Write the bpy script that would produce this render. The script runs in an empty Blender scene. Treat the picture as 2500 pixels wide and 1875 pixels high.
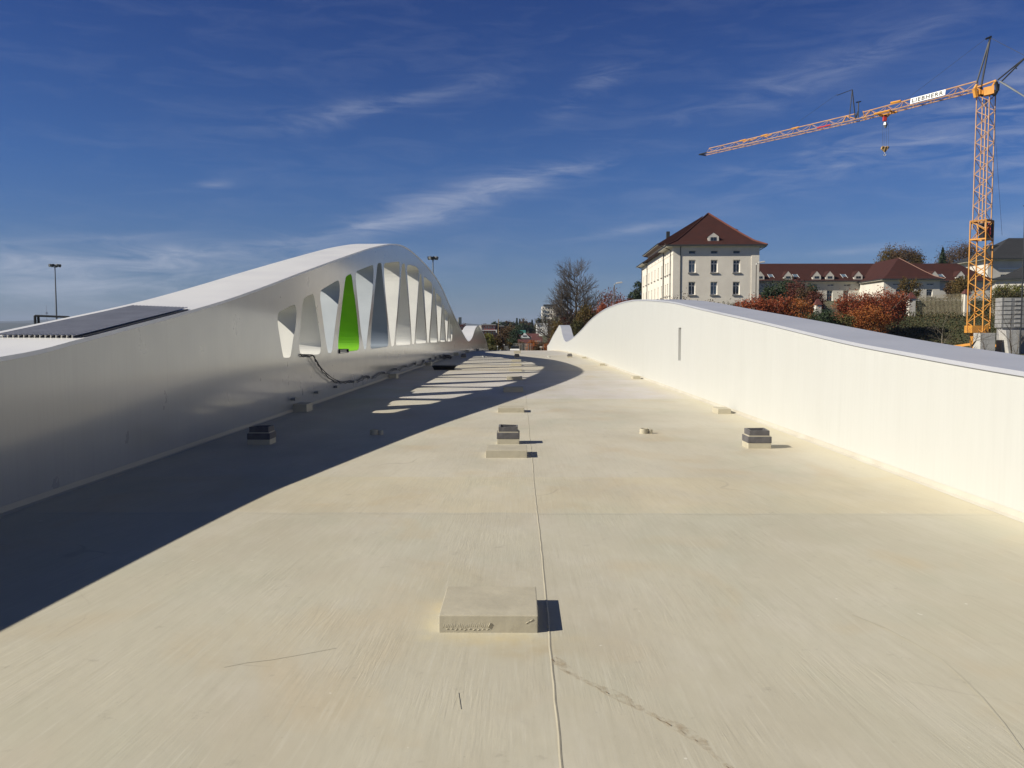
import bpy, bmesh, math, random
from mathutils import Vector, Matrix, Euler
R = math.radians
sc = bpy.context.scene
col = sc.collection
# ---------------------------------------------------------------- camera
CAMLOC = Vector((0, 0, 1.6))
PITCH = math.atan(125.5 / 2080); YAW = math.atan(18 / 2080)
cd = bpy.data.cameras.new('camera'); cam = bpy.data.objects.new('camera', cd); col.objects.link(cam)
cam.location = CAMLOC; cam.rotation_euler = (R(90) - PITCH, 0, YAW)
cd.sensor_width = 36; cd.lens = 36 * 2080 / 2500; cd.clip_start = .05; cd.clip_end = 20000
sc.camera = cam
# ---------------------------------------------------------------- exposure
sc.view_settings.view_transform = 'Standard'; sc.view_settings.look = 'None'
sc.view_settings.gamma = 1; sc.view_settings.exposure = 0.5
# ---------------------------------------------------------------- sun, sky
LIGHT = Vector((1, .30, -.69)).normalized()          # direction the sunlight travels
ELEV = math.asin(-LIGHT.z); AZ = math.atan2(-LIGHT.x, -LIGHT.y)
sd = bpy.data.lights.new('sun', 'SUN'); so = bpy.data.objects.new('sun', sd); col.objects.link(so)
sd.energy = 4.4; sd.angle = R(.53); sd.color = (1, .93, .80)
so.rotation_euler = LIGHT.to_track_quat('-Z', 'Y').to_euler(); so.location = (-60, -20, 60)
W = bpy.data.worlds.new('World'); sc.world = W; W.use_nodes = True
nt = W.node_tree; nt.nodes.clear()
def N(nt, t, **kw):
    n = nt.nodes.new(t)
    for k, v in kw.items():
        if k.startswith('i_'):
            n.inputs[int(k[2:])].default_value = v
        else:
            setattr(n, k, v)
    return n
def L(nt, a, b, ao=0, bi=0): nt.links.new(a.outputs[ao], b.inputs[bi])
def M_(nt, op, a, b=None, c=None, clamp=False):
    n = nt.nodes.new('ShaderNodeMath'); n.operation = op; n.use_clamp = clamp
    for i, v in enumerate((a, b, c)):
        if v is None: continue
        if isinstance(v, (int, float)): n.inputs[i].default_value = v
        else: nt.links.new(v, n.inputs[i])
    return n.outputs[0]
sky = N(nt, 'ShaderNodeTexSky'); sky.sky_type = 'NISHITA'; sky.sun_disc = False
sky.sun_elevation = ELEV; sky.sun_rotation = AZ % (2 * math.pi)
sky.altitude = 500; sky.air_density = 1.0; sky.dust_density = .6; sky.ozone_density = 2.2
tc = N(nt, 'ShaderNodeTexCoord')
sx = N(nt, 'ShaderNodeSeparateXYZ'); L(nt, tc, sx, 0, 0)
az = M_(nt, 'ARCTAN2', sx.outputs[0], sx.outputs[1])
el = M_(nt, 'ARCSINE', sx.outputs[2])
def azel(px, py):
    d = ray(px, py).normalized()
    return math.atan2(d.x, d.y), math.asin(d.z)
def ray(px, py):
    d = Vector(((px - 1250) / 2080, (937.5 - py) / 2080, -1))
    return Euler((R(90) - PITCH, 0, YAW)).to_matrix() @ d
cmb = N(nt, 'ShaderNodeCombineXYZ'); nt.links.new(az, cmb.inputs[0]); nt.links.new(el, cmb.inputs[1])
rot = N(nt, 'ShaderNodeMapping'); L(nt, cmb, rot)
rot.inputs['Rotation'].default_value = (0, 0, R(-11)); rot.inputs['Scale'].default_value = (3.2, 17, 1)
n1 = N(nt, 'ShaderNodeTexNoise'); L(nt, rot, n1); n1.inputs['Scale'].default_value = 3.2
n1.inputs['Detail'].default_value = 10; n1.inputs['Roughness'].default_value = .62; n1.inputs['Distortion'].default_value = .7
n2 = N(nt, 'ShaderNodeTexNoise'); L(nt, rot, n2); n2.inputs['Scale'].default_value = .55; n2.inputs['Detail'].default_value = 4
nn = M_(nt, 'ADD', M_(nt, 'MULTIPLY', n1.outputs[0], .62), M_(nt, 'MULTIPLY', n2.outputs[0], .38))
base_c = M_(nt, 'MULTIPLY', M_(nt, 'SUBTRACT', nn, .47), 1.5, clamp=True)
wisp = M_(nt, 'MULTIPLY', M_(nt, 'SUBTRACT', nn, .40), 4.2, clamp=True)
blobs = None
for (px, py, ra, rb, tilt, s) in [(960, 545, 200, 22, 10, .95), (1150, 470, 240, 36, 13, .62), (1330, 428, 200, 24, 9, .65),
        (900, 265, 280, 24, 13, .5), (1440, 215, 90, 34, 32, .55), (2250, 330, 380, 60, 14, .7), (2440, 250, 120, 60, 25, .4), (2100, 150, 330, 26, 20, .22), (2460, 560, 80, 30, 5, .4), (1900, 200, 380, 35, 14, .22),
        (240, 635, 560, 30, 3, .8), (150, 690, 600, 50, 2, .8), (500, 610, 260, 14, 5, .6), (515, 450, 38, 11, 5, .8), (1580, 555, 170, 11, 8, .5),
        (2100, 610, 140, 9, 4, .5), (1950, 400, 300, 30, 8, .3), (750, 660, 300, 60, 6, .35), (2460, 390, 120, 60, 10, .8), (100, 590, 300, 12, 5, .4)]:
    a, e = azel(px, py)
    mp = N(nt, 'ShaderNodeVectorMath', operation='SUBTRACT'); L(nt, cmb, mp); mp.inputs[1].default_value = (a, e, 0)
    m2 = N(nt, 'ShaderNodeMapping'); L(nt, mp, m2); m2.vector_type = 'TEXTURE'
    m2.inputs['Rotation'].default_value = (0, 0, R(tilt)); m2.inputs['Scale'].default_value = (ra / 2080, rb / 2080, 1)
    ln = N(nt, 'ShaderNodeVectorMath', operation='LENGTH'); L(nt, m2, ln)
    g = M_(nt, 'EXPONENT', M_(nt, 'MULTIPLY', M_(nt, 'MULTIPLY', ln.outputs['Value'], ln.outputs['Value']), -1.2))
    g = M_(nt, 'MULTIPLY', g, s)
    blobs = g if blobs is None else M_(nt, 'ADD', blobs, g)
cl = M_(nt, 'ADD', M_(nt, 'MULTIPLY', blobs, wisp), M_(nt, 'MULTIPLY', base_c, .35), clamp=True)
cl = M_(nt, 'MULTIPLY', cl, .62)
SKYGAIN = 1.0
tint = N(nt, 'ShaderNodeMix', data_type='RGBA', blend_type='MULTIPLY'); tint.inputs[0].default_value = 1
nt.links.new(sky.outputs[0], tint.inputs[6])
tr_ = N(nt, 'ShaderNodeValToRGB'); nt.links.new(M_(nt, 'MULTIPLY', el, 1 / .6, clamp=True), tr_.inputs[0])
TR = [(0, (.46, .57, .88)), (.08, (.42, .57, .91)), (.3, (.27, .50, .95)), (.65, (.18, .35, .82)), (1, (.14, .21, .36))]
tr_.color_ramp.elements[0].color = TR[0][1] + (1,); tr_.color_ramp.elements[1].color = TR[-1][1] + (1,)
for p_, c_ in TR[1:-1]:
    e_ = tr_.color_ramp.elements.new(p_); e_.color = c_ + (1,)
nt.links.new(tr_.outputs[0], tint.inputs[7])
mix = N(nt, 'ShaderNodeMix', data_type='RGBA'); nt.links.new(cl, mix.inputs[0])
nt.links.new(tint.outputs[2], mix.inputs[6]); mix.inputs[7].default_value = (6.8, 7.4, 9.0, 1)
bg = N(nt, 'ShaderNodeBackground'); nt.links.new(mix.outputs[2], bg.inputs[0]); bg.inputs[1].default_value = .05
wo = N(nt, 'ShaderNodeOutputWorld'); L(nt, bg, wo)
# ---------------------------------------------------------------- geometry helpers
def atY(px, py, Y):
    d = ray(px, py); return CAMLOC + d * (Y / d.y)
def atX(px, py, X):
    d = ray(px, py); return CAMLOC + d * (X / d.x)
def tag(o, label=None, cat=None, group=None, kind=None):
    for k, v in (('label', label), ('category', cat), ('group', group), ('kind', kind)):
        if v: o[k] = v
    return o
def empty(name, loc, label, cat, group=None, rz=0):
    o = bpy.data.objects.new(name, None); col.objects.link(o)
    o.location = loc; o.rotation_euler = (0, 0, rz); o.empty_display_size = .3
    return tag(o, label, cat, group)
class MB:
    def __init__(s): s.v = []; s.f = []; s.m = []
    def add(s, vs, fs, mi=0):
        b = len(s.v); s.v += [tuple(v) for v in vs]
        s.f += [tuple(i + b for i in f) for f in fs]; s.m += [mi] * len(fs); return s
    def box(s, x0, x1, y0, y1, z0, z1, mi=0):
        return s.add([(x0, y0, z0), (x1, y0, z0), (x1, y1, z0), (x0, y1, z0), (x0, y0, z1), (x1, y0, z1), (x1, y1, z1), (x0, y1, z1)],
                     [(0, 3, 2, 1), (4, 5, 6, 7), (0, 1, 5, 4), (1, 2, 6, 5), (2, 3, 7, 6), (3, 0, 4, 7)], mi)
    def bar(s, p, q, r, n=4, r2=None, mi=0, cap=True):
        p = Vector(p); q = Vector(q); d = q - p
        if d.length < 1e-6: return s
        d.normalize(); a = d.orthogonal().normalized() if abs(d.z) > .99 else d.cross(Vector((0, 0, 1))).normalized()
        b = d.cross(a); r2 = r if r2 is None else r2; off = math.pi / n
        vs = [p + (a * math.cos(off + i * 2 * math.pi / n) + b * math.sin(off + i * 2 * math.pi / n)) * r for i in range(n)]
        vs += [q + (a * math.cos(off + i * 2 * math.pi / n) + b * math.sin(off + i * 2 * math.pi / n)) * r2 for i in range(n)]
        fs = [(i, (i + 1) % n, n + (i + 1) % n, n + i) for i in range(n)]
        if cap: fs += [tuple(range(n))[::-1], tuple(range(n, 2 * n))]
        return s.add(vs, fs, mi)
    def tube(s, pts, r, n=6, mi=0):
        for a, b in zip(pts[:-1], pts[1:]): s.bar(a, b, r, n, mi=mi)
        return s
    def quad(s, a, b, c, d, mi=0): return s.add([a, b, c, d], [(0, 1, 2, 3)], mi)
    def build(s, name, mat, parent=None, smooth=False, bevel=0, loc=None):
        me = bpy.data.meshes.new(name); me.from_pydata(s.v, [], s.f)
        mats = mat if isinstance(mat, (list, tuple)) else [mat]
        for m in mats: me.materials.append(m)
        if len(mats) > 1: me.polygons.foreach_set('material_index', s.m)
        bm = bmesh.new(); bm.from_mesh(me)
        if bevel:
            bmesh.ops.bevel(bm, geom=list(bm.edges), offset=bevel, segments=2, affect='EDGES', profile=.6)
        if len(bm.faces) < 20000: bmesh.ops.recalc_face_normals(bm, faces=bm.faces)
        bm.to_mesh(me); bm.free()
        if smooth: me.polygons.foreach_set('use_smooth', [True] * len(me.polygons))
        me.update()
        o = bpy.data.objects.new(name, me); col.objects.link(o)
        if parent: o.parent = parent
        if loc: o.location = loc
        return o
def smooth_angle(o, deg=40):
    me = o.data
    me.polygons.foreach_set('use_smooth', [True] * len(me.polygons))
    bm = bmesh.new(); bm.from_mesh(me)
    for e in bm.edges:
        e.smooth = len(e.link_faces) == 2 and e.calc_face_angle(0) < R(deg)
    bm.to_mesh(me); bm.free()
def copy_tree(o, parent=None):
    c = o.copy(); col.objects.link(c); c.parent = parent
    for ch in [k for k in KIDS.get(o.name, o.children)]: copy_tree(ch, c)
    return c
KIDS = {}
# ---------------------------------------------------------------- materials
def mat(name, c, rough=.7, c2=None, scale=3, detail=5, amt=.5, bump=0, bscale=None, spec=.5, metal=0, stretch=(1, 1, 1), trans=0, coat=0, island=None, lo=.35, hi=.65):
    m = bpy.data.materials.new(name); m.use_nodes = True; t = m.node_tree
    b = t.nodes['Principled BSDF']
    b.inputs['Roughness'].default_value = rough; b.inputs['Metallic'].default_value = metal
    b.inputs['Specular IOR Level'].default_value = spec
    if coat: b.inputs['Coat Weight'].default_value = coat; b.inputs['Coat Roughness'].default_value = .15
    c = tuple(c) + (1,)
    if c2 is None and not island: b.inputs['Base Color'].default_value = c
    tcn = N(t, 'ShaderNodeTexCoord'); mp = N(t, 'ShaderNodeMapping'); L(t, tcn, mp, 3, 0); mp.inputs['Scale'].default_value = stretch
    if c2 is not None:
        nz = N(t, 'ShaderNodeTexNoise'); L(t, mp, nz); nz.inputs['Scale'].default_value = scale; nz.inputs['Detail'].default_value = detail
        mr = N(t, 'ShaderNodeMapRange'); L(t, nz, mr); mr.inputs[1].default_value = lo; mr.inputs[2].default_value = hi
        mx = N(t, 'ShaderNodeMix', data_type='RGBA'); L(t, mr, mx); mx.inputs[6].default_value = c; mx.inputs[7].default_value = tuple(c2) + (1,)
        t.links.new(mx.outputs[2], b.inputs['Base Color'])
    if island:
        g = N(t, 'ShaderNodeNewGeometry'); cr = N(t, 'ShaderNodeValToRGB')
        t.links.new(g.outputs['Random Per Island'], cr.inputs[0])
        cr.color_ramp.elements[0].color = tuple(island[0]) + (1,); cr.color_ramp.elements[0].position = 0
        cr.color_ramp.elements[1].color = tuple(island[-1]) + (1,)
        for i, cc in enumerate(island[1:-1]):
            e = cr.color_ramp.elements.new((i + 1) / (len(island) - 1)); e.color = tuple(cc) + (1,)
        t.links.new(cr.outputs[0], b.inputs['Base Color'])
        if trans:
            tr = N(t, 'ShaderNodeBsdfTranslucent'); t.links.new(cr.outputs[0], tr.inputs[0])
            ms = N(t, 'ShaderNodeMixShader'); ms.inputs[0].default_value = trans
            L(t, b, ms, 0, 1); L(t, tr, ms, 0, 2); L(t, ms, t.nodes['Material Output'])
    if bump:
        nb = N(t, 'ShaderNodeTexNoise'); L(t, mp, nb); nb.inputs['Scale'].default_value = bscale or scale * 8; nb.inputs['Detail'].default_value = 4
        bp = N(t, 'ShaderNodeBump'); L(t, nb, bp, 0, 2) if False else t.links.new(nb.outputs[0], bp.inputs['Height'])
        bp.inputs['Strength'].default_value = 1; bp.inputs['Distance'].default_value = bump
        t.links.new(bp.outputs[0], b.inputs['Normal'])
    return m
def deck_mat():
    m = bpy.data.materials.new('deck_coating'); m.use_nodes = True; t = m.node_tree; b = t.nodes['Principled BSDF']
    tcn = N(t, 'ShaderNodeTexCoord'); O = tcn.outputs[3]
    def noise(scale, stretch, detail=5, rough=.55, rot=0, dist=0):
        mp = N(t, 'ShaderNodeMapping'); t.links.new(O, mp.inputs[0]); mp.inputs['Scale'].default_value = stretch; mp.inputs['Rotation'].default_value = (0, 0, rot)
        n = N(t, 'ShaderNodeTexNoise'); L(t, mp, n); n.inputs['Scale'].default_value = scale; n.inputs['Detail'].default_value = detail
        n.inputs['Roughness'].default_value = rough; n.inputs['Distortion'].default_value = dist
        return n.outputs[0]
    s = N(t, 'ShaderNodeSeparateXYZ'); t.links.new(O, s.inputs[0])
    # coating laid in bays along the deck, each a slightly different batch
    cr = N(t, 'ShaderNodeValToRGB'); cr.color_ramp.interpolation = 'CONSTANT'
    wob = M_(t, 'MULTIPLY', M_(t, 'SUBTRACT', noise(1.2, (1, 1, 1), 3), .5), .10)
    t.links.new(M_(t, 'DIVIDE', M_(t, 'ADD', M_(t, 'ADD', s.outputs[1], wob), 10), 160), cr.inputs[0])
    bays = [(-10, (.495, .465, .35)), (7.43, (.555, .50, .35)), (9.2, (.545, .505, .385)), (14.2, (.54, .505, .395)), (20.3, (.54, .51, .47)), (28.5, (.50, .47, .41)),
            (35.6, (.52, .47, .36)), (42, (.50, .47, .39)), (62, (.49, .47, .42)), (85, (.52, .46, .40)), (110, (.50, .47, .42))]
    bays = [(y_, (c_[0] * 1.01, c_[1] * 1.015, c_[2] * 1.07)) for y_, c_ in bays]
    els = cr.color_ramp.elements
    els[0].position = 0; els[0].color = bays[0][1] + (1,)
    els[1].position = (bays[1][0] + 10) / 160; els[1].color = bays[1][1] + (1,)
    for y, c in bays[2:]:
        e = els.new((y + 10) / 160); e.color = c + (1,)
    def mixc(fac, a, bcol, blend='MIX'):
        mx = N(t, 'ShaderNodeMix', data_type='RGBA', blend_type=blend)
        if isinstance(fac, (int, float)): mx.inputs[0].default_value = fac
        else: t.links.new(fac, mx.inputs[0])
        t.links.new(a, mx.inputs[6])
        if isinstance(bcol, tuple): mx.inputs[7].default_value = bcol
        else: t.links.new(bcol, mx.inputs[7])
        return mx.outputs[2]
    def band(x, lo, hi): return M_(t, 'MULTIPLY', M_(t, 'SUBTRACT', x, lo), 1 / (hi - lo), clamp=True)
    c = cr.outputs[0]
    c = mixc(M_(t, 'MULTIPLY', band(noise(.55, (1, .6, 1), 6), .42, .66), .55), c, (.40, .365, .285, 1))
    c = mixc(M_(t, 'MULTIPLY', band(noise(1.9, (1, .7, 1), 7, .6, .5), .48, .70), .45), c, (.56, .53, .45, 1))
    c = mixc(M_(t, 'MULTIPLY', band(noise(7, (2.2, .35, 1), 6, .65, .22), .56, .76), .22), c, (.36, .33, .26, 1))
    c = mixc(M_(t, 'MULTIPLY', band(noise(.8, (1, .8, 1), 5, .6, 1.1, .3), .52, .68), .25), c, (.46, .40, .30, 1))
    c = mixc(M_(t, 'MULTIPLY', band(noise(.9, (1, .6, 1), 5, .6, 2.6, .3), .50, .66), .40), c, (.44, .44, .345, 1))
    c = mixc(M_(t, 'MULTIPLY', band(noise(1.1, (1, .8, 1), 4, .5, 2.0, .6), .56, .72), .35), c, (.50, .40, .25, 1))
    def fstreak(sc_, lo, hi, ry, rot=0):
        f_ = N(t, 'ShaderNodeCombineXYZ'); t.links.new(M_(t, 'ADD', s.outputs[0], M_(t, 'MULTIPLY', M_(t, 'MULTIPLY', s.outputs[0], s.outputs[1]), .05)), f_.inputs[0]); t.links.new(s.outputs[1], f_.inputs[1])
        mp = N(t, 'ShaderNodeMapping'); L(t, f_, mp); mp.inputs['Scale'].default_value = (1, ry, 1); mp.inputs['Rotation'].default_value = (0, 0, rot)
        n = N(t, 'ShaderNodeTexNoise'); L(t, mp, n); n.inputs['Scale'].default_value = sc_; n.inputs['Detail'].default_value = 6; n.inputs['Roughness'].default_value = .6
        return band(n.outputs[0], lo, hi)
    c = mixc(M_(t, 'MULTIPLY', fstreak(26, .50, .72, .045, .03), .30), c, (.38, .355, .27, 1))
    c = mixc(M_(t, 'MULTIPLY', fstreak(34, .54, .74, .05, -.02), .35), c, (.60, .58, .49, 1))
    c = mixc(M_(t, 'MULTIPLY', band(noise(5, (1, 1, 1), 8, .7), .62, .72), .45), c, (.27, .25, .20, 1))
    c = mixc(M_(t, 'MULTIPLY', band(noise(60, (1, 1, 1), 2, .5), .70, .78), .35), c, (.2, .19, .16, 1))
    # roller laps across the deck at the bay joints
    def joint(y, w, amp):
        d = M_(t, 'ABSOLUTE', M_(t, 'SUBTRACT', M_(t, 'ADD', s.outputs[1], wob), y))
        return M_(t, 'MULTIPLY', M_(t, 'SUBTRACT', 1, M_(t, 'DIVIDE', d, w), clamp=True), amp)
    jj = None
    for y, w, a in [(7.43, .018, .5), (9.2, .012, .25), (14.2, .03, .4), (20.3, .05, .6), (28.5, .06, .4), (35.6, .12, .9), (42, .1, .4), (58, .25, .8), (85, .4, .8)]:
        j = joint(y, w, a); jj = j if jj is None else M_(t, 'ADD', jj, j)
    jn = band(noise(2.5, (1, .3, 1), 4), .35, .55)
    c = mixc(M_(t, 'MULTIPLY', M_(t, 'MULTIPLY', jj, jn), .7, clamp=True), c, (.22, .20, .16, 1))
    # thin curved scuffs
    vz = N(t, 'ShaderNodeTexVoronoi', feature='DISTANCE_TO_EDGE'); mpv = N(t, 'ShaderNodeMapping'); t.links.new(O, mpv.inputs[0])
    nd = N(t, 'ShaderNodeTexNoise'); t.links.new(O, nd.inputs[0]); nd.inputs['Scale'].default_value = .8
    av = N(t, 'ShaderNodeVectorMath', operation='ADD'); L(t, mpv, av); L(t, nd, av, 1, 1); L(t, av, vz); vz.inputs['Scale'].default_value = .36
    line = M_(t, 'SUBTRACT', 1, M_(t, 'DIVIDE', vz.outputs[0], .0035), clamp=True)
    c = mixc(M_(t, 'MULTIPLY', M_(t, 'MULTIPLY', line, band(noise(.9, (1, 1, 1), 3, .5, 1), .54, .64)), .4), c, (.28, .25, .20, 1))
    # paler, yellower coating lapped up at the wall feet
    edge = M_(t, 'MAXIMUM', band(M_(t, 'MULTIPLY', s.outputs[0], -1), 4.0, 4.5), band(s.outputs[0], 3.55, 4.25))
    c = mixc(M_(t, 'MULTIPLY', edge, .6), c, (.62, .57, .42, 1))
    def blob(cx, cy, rx, ry, amt, colr):
        dx = M_(t, 'DIVIDE', M_(t, 'SUBTRACT', s.outputs[0], cx), rx); dy = M_(t, 'DIVIDE', M_(t, 'SUBTRACT', s.outputs[1], cy), ry)
        g = M_(t, 'EXPONENT', M_(t, 'MULTIPLY', M_(t, 'ADD', M_(t, 'MULTIPLY', dx, dx), M_(t, 'MULTIPLY', dy, dy)), -1))
        return mixc(M_(t, 'MULTIPLY', M_(t, 'MULTIPLY', g, band(noise(6, (1, 1, 1), 5), .3, .65)), amt), c, colr)
    c = blob(-.10, 4.36, .34, .10, .75, (.55, .47, .29, 1)); c = blob(.02, 4.22, .22, .12, .6, (.42, .34, .20, 1)); c = blob(-.50, 4.85, .10, .22, .6, (.50, .41, .25, 1)); c = blob(-.48, 4.55, .05, .3, .6, (.60, .54, .36, 1))
    c = mixc(M_(t, 'MULTIPLY', band(noise(11, (1, 1, 1), 3, .5, 4), .735, .76), .6), c, (.74, .72, .64, 1))
    t.links.new(c, b.inputs['Base Color'])
    rg = M_(t, 'ADD', M_(t, 'MULTIPLY', noise(1.4, (1, .5, 1), 5), .35), .42)
    t.links.new(rg, b.inputs['Roughness']); b.inputs['Specular IOR Level'].default_value = .35
    fan = N(t, 'ShaderNodeCombineXYZ')   # brush strokes fan out a little across the width
    t.links.new(M_(t, 'ADD', s.outputs[0], M_(t, 'MULTIPLY', M_(t, 'MULTIPLY', s.outputs[0], s.outputs[1]), .06)), fan.inputs[0]); t.links.new(s.outputs[1], fan.inputs[1])
    def strokes(scale, stretch, rot, dist):
        mp = N(t, 'ShaderNodeMapping'); L(t, fan, mp); mp.inputs['Scale'].default_value = stretch; mp.inputs['Rotation'].default_value = (0, 0, rot)
        n = N(t, 'ShaderNodeTexNoise'); L(t, mp, n); n.inputs['Scale'].default_value = scale; n.inputs['Detail'].default_value = 5; n.inputs['Distortion'].default_value = dist
        return n.outputs[0]
    st = M_(t, 'MULTIPLY', strokes(16, (3.0, .22, 1), .10, .8), band(noise(1.3, (1, .7, 1), 4, .6, 3), .46, .66))
    st2 = M_(t, 'MULTIPLY', strokes(11, (2.4, .3, 1), -.35, .8), band(noise(1.1, (1, 1, 1), 4, .6, 5), .52, .7))
    h = M_(t, 'ADD', M_(t, 'MULTIPLY', M_(t, 'ADD', st, st2), .0030), M_(t, 'MULTIPLY', noise(9, (.8, .8, 1), 6), .0014))
    h = M_(t, 'ADD', h, M_(t, 'MULTIPLY', noise(3, (1, .6, 1), 3), .006))
    h = M_(t, 'ADD', h, M_(t, 'MULTIPLY', jj, .003))
    bp = N(t, 'ShaderNodeBump'); t.links.new(h, bp.inputs['Height']); bp.inputs['Strength'].default_value = .8; bp.inputs['Distance'].default_value = 1
    t.links.new(bp.outputs[0], b.inputs['Normal'])
    return m
def wall_mat(name, base, dirt, seams, grime=.3, rough=.38, coat=0):
    m = bpy.data.materials.new(name); m.use_nodes = True; t = m.node_tree; b = t.nodes['Principled BSDF']
    b.inputs['Coat Weight'].default_value = coat; b.inputs['Coat Roughness'].default_value = .12; b.inputs['Coat IOR'].default_value = 1.6
    tcn = N(t, 'ShaderNodeTexCoord'); O = tcn.outputs[3]; s = N(t, 'ShaderNodeSeparateXYZ'); t.links.new(O, s.inputs[0])
    def noise(scale, stretch, detail=5, rough=.55):
        mp = N(t, 'ShaderNodeMapping'); t.links.new(O, mp.inputs[0]); mp.inputs['Scale'].default_value = stretch
        n = N(t, 'ShaderNodeTexNoise'); L(t, mp, n); n.inputs['Scale'].default_value = scale; n.inputs['Detail'].default_value = detail; n.inputs['Roughness'].default_value = rough
        return n.outputs[0]
    def band(x, lo, hi): return M_(t, 'MULTIPLY', M_(t, 'SUBTRACT', x, lo), 1 / (hi - lo), clamp=True)
    def mixc(fac, a, bcol):
        mx = N(t, 'ShaderNodeMix', data_type='RGBA'); t.links.new(fac, mx.inputs[0])
        if isinstance(a, tuple): mx.inputs[6].default_value = a
        else: t.links.new(a, mx.inputs[6])
        mx.inputs[7].default_value = bcol
        return mx.outputs[2]
    c = mixc(M_(t, 'MULTIPLY', band(noise(1.2, (1, 1.6, .25), 5), .25, .85), grime), tuple(base) + (1,), tuple(dirt) + (1,))
    c = mixc(M_(t, 'MULTIPLY', band(noise(9, (1, 2.2, .12), 4), .45, .85), grime * .6), c, tuple(x * .8 for x in dirt) + (1,))
    jj = None
    for y, w, a in seams:
        d = M_(t, 'ABSOLUTE', M_(t, 'SUBTRACT', s.outputs[1], y))
        j = M_(t, 'MULTIPLY', M_(t, 'SUBTRACT', 1, M_(t, 'DIVIDE', d, w), clamp=True), a)
        jj = j if jj is None else M_(t, 'ADD', jj, j)
    if jj is not None: c = mixc(M_(t, 'MULTIPLY', jj, .35, clamp=True), c, tuple(x * .75 for x in base) + (1,))
    t.links.new(c, b.inputs['Base Color'])
    t.links.new(M_(t, 'ADD', M_(t, 'MULTIPLY', noise(2, (1, 1, 1)), .16), rough - .08), b.inputs['Roughness'])
    h = M_(t, 'MULTIPLY', noise(.7, (1, 1, .7), 2), .012)
    h = M_(t, 'ADD', h, M_(t, 'MULTIPLY', noise(40, (1, 1, 1), 3), .0003))
    if jj is not None: h = M_(t, 'ADD', h, M_(t, 'MULTIPLY', jj, .0015))
    bp = N(t, 'ShaderNodeBump'); t.links.new(h, bp.inputs['Height']); bp.inputs['Strength'].default_value = .6; bp.inputs['Distance'].default_value = 1
    t.links.new(bp.outputs[0], b.inputs['Normal'])
    return m
def tile_mat(name, c1, c2, scale=1.0):
    m = bpy.data.materials.new(name); m.use_nodes = True; t = m.node_tree; b = t.nodes['Principled BSDF']
    tcn = N(t, 'ShaderNodeTexCoord'); mp = N(t, 'ShaderNodeMapping'); L(t, tcn, mp, 3, 0)
    nz = N(t, 'ShaderNodeTexNoise'); L(t, mp, nz); nz.inputs['Scale'].default_value = .8; nz.inputs['Detail'].default_value = 10; nz.inputs['Roughness'].default_value = .75
    mr = N(t, 'ShaderNodeMapRange'); L(t, nz, mr); mr.inputs[1].default_value = .3; mr.inputs[2].default_value = .7
    mx = N(t, 'ShaderNodeMix', data_type='RGBA'); L(t, mr, mx); mx.inputs[6].default_value = tuple(c1) + (1,); mx.inputs[7].default_value = tuple(c2) + (1,)
    t.links.new(mx.outputs[2], b.inputs['Base Color']); b.inputs['Roughness'].default_value = .8; b.inputs['Specular IOR Level'].default_value = .2
    wv = N(t, 'ShaderNodeTexWave', bands_direction='Z'); L(t, mp, wv); wv.inputs['Scale'].default_value = 1.6 * scale; wv.inputs['Distortion'].default_value = .3
    bp = N(t, 'ShaderNodeBump'); L(t, wv, bp, 1, 0) if False else t.links.new(wv.outputs['Fac'], bp.inputs['Height']); bp.inputs['Distance'].default_value = .03; bp.inputs['Strength'].default_value = .6
    t.links.new(bp.outputs[0], b.inputs['Normal'])
    return m
DECK = deck_mat()
WALL_L = wall_mat('white_wall_paint_shade_tone', (.325, .335, .335), (.26, .268, .268), [(9.85, .02, .7), (11.0, .02, .9), (14.5, .02, .3), (24.9, .03, .8), (31.3, .04, .5), (40, .05, .6), (52, .06, .6), (99, .5, .8)], .45, .30, coat=.9)  # same white paint as WALL_R, the side's shade put into the colour
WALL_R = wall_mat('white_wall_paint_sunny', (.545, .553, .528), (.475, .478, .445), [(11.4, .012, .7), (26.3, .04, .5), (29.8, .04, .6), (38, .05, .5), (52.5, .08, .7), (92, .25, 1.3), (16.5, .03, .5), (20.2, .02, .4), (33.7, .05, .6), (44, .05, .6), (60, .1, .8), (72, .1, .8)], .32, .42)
COPING = mat('white_coping_sheet', (.80, .80, .78), .35, (.72, .72, .72), scale=.8)
COPING2 = mat('grey_white_coping_sheet', (.44, .455, .50), .4, (.40, .415, .46), scale=.8)
GREEN = mat('lime_green_paint', (.21, .50, .03), .3, (.18, .46, .03), scale=2)
BLOCK = mat('cream_coated_block', (.50, .46, .35), .55, (.43, .395, .30), scale=5, bump=.003, bscale=14)
BITUMEN = mat('dark_grey_bitumen', (.085, .08, .085), .6, (.13, .125, .13), scale=9, bump=.004, bscale=20)
BITTOP = mat('weathered_bitumen_lip', (.22, .21, .20), .6, (.10, .1, .1), scale=14)
BLACK = mat('black_plastic', (.012, .012, .014), .4)
CABLE = mat('black_cable', (.02, .02, .022), .45)
STEEL = mat('galvanised_steel', (.22, .23, .23), .45, metal=.4)
POLE = mat('dull_lamp_pole', (.13, .115, .10), .6)
SLAT = mat('grey_corrugated_plastic', (.50, .51, .54), .6, (.42, .43, .46), scale=3)
CLAMP = mat('pale_metal_clip', (.55, .53, .48), .5)
CREAM = mat('cream_render', (.78, .73, .63), .85, (.71, .66, .57), scale=.7, bump=.01, bscale=6)
CREAM2 = mat('off_white_render', (.66, .63, .55), .85, (.58, .55, .49), scale=.6)
WHITEW = mat('white_painted_wood', (.75, .75, .73), .5)
GLASS = mat('dark_window_glass', (.025, .03, .04), .08, spec=.8)
GLASSB = mat('blue_window_glass', (.12, .17, .23), .12, spec=.8)
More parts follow.
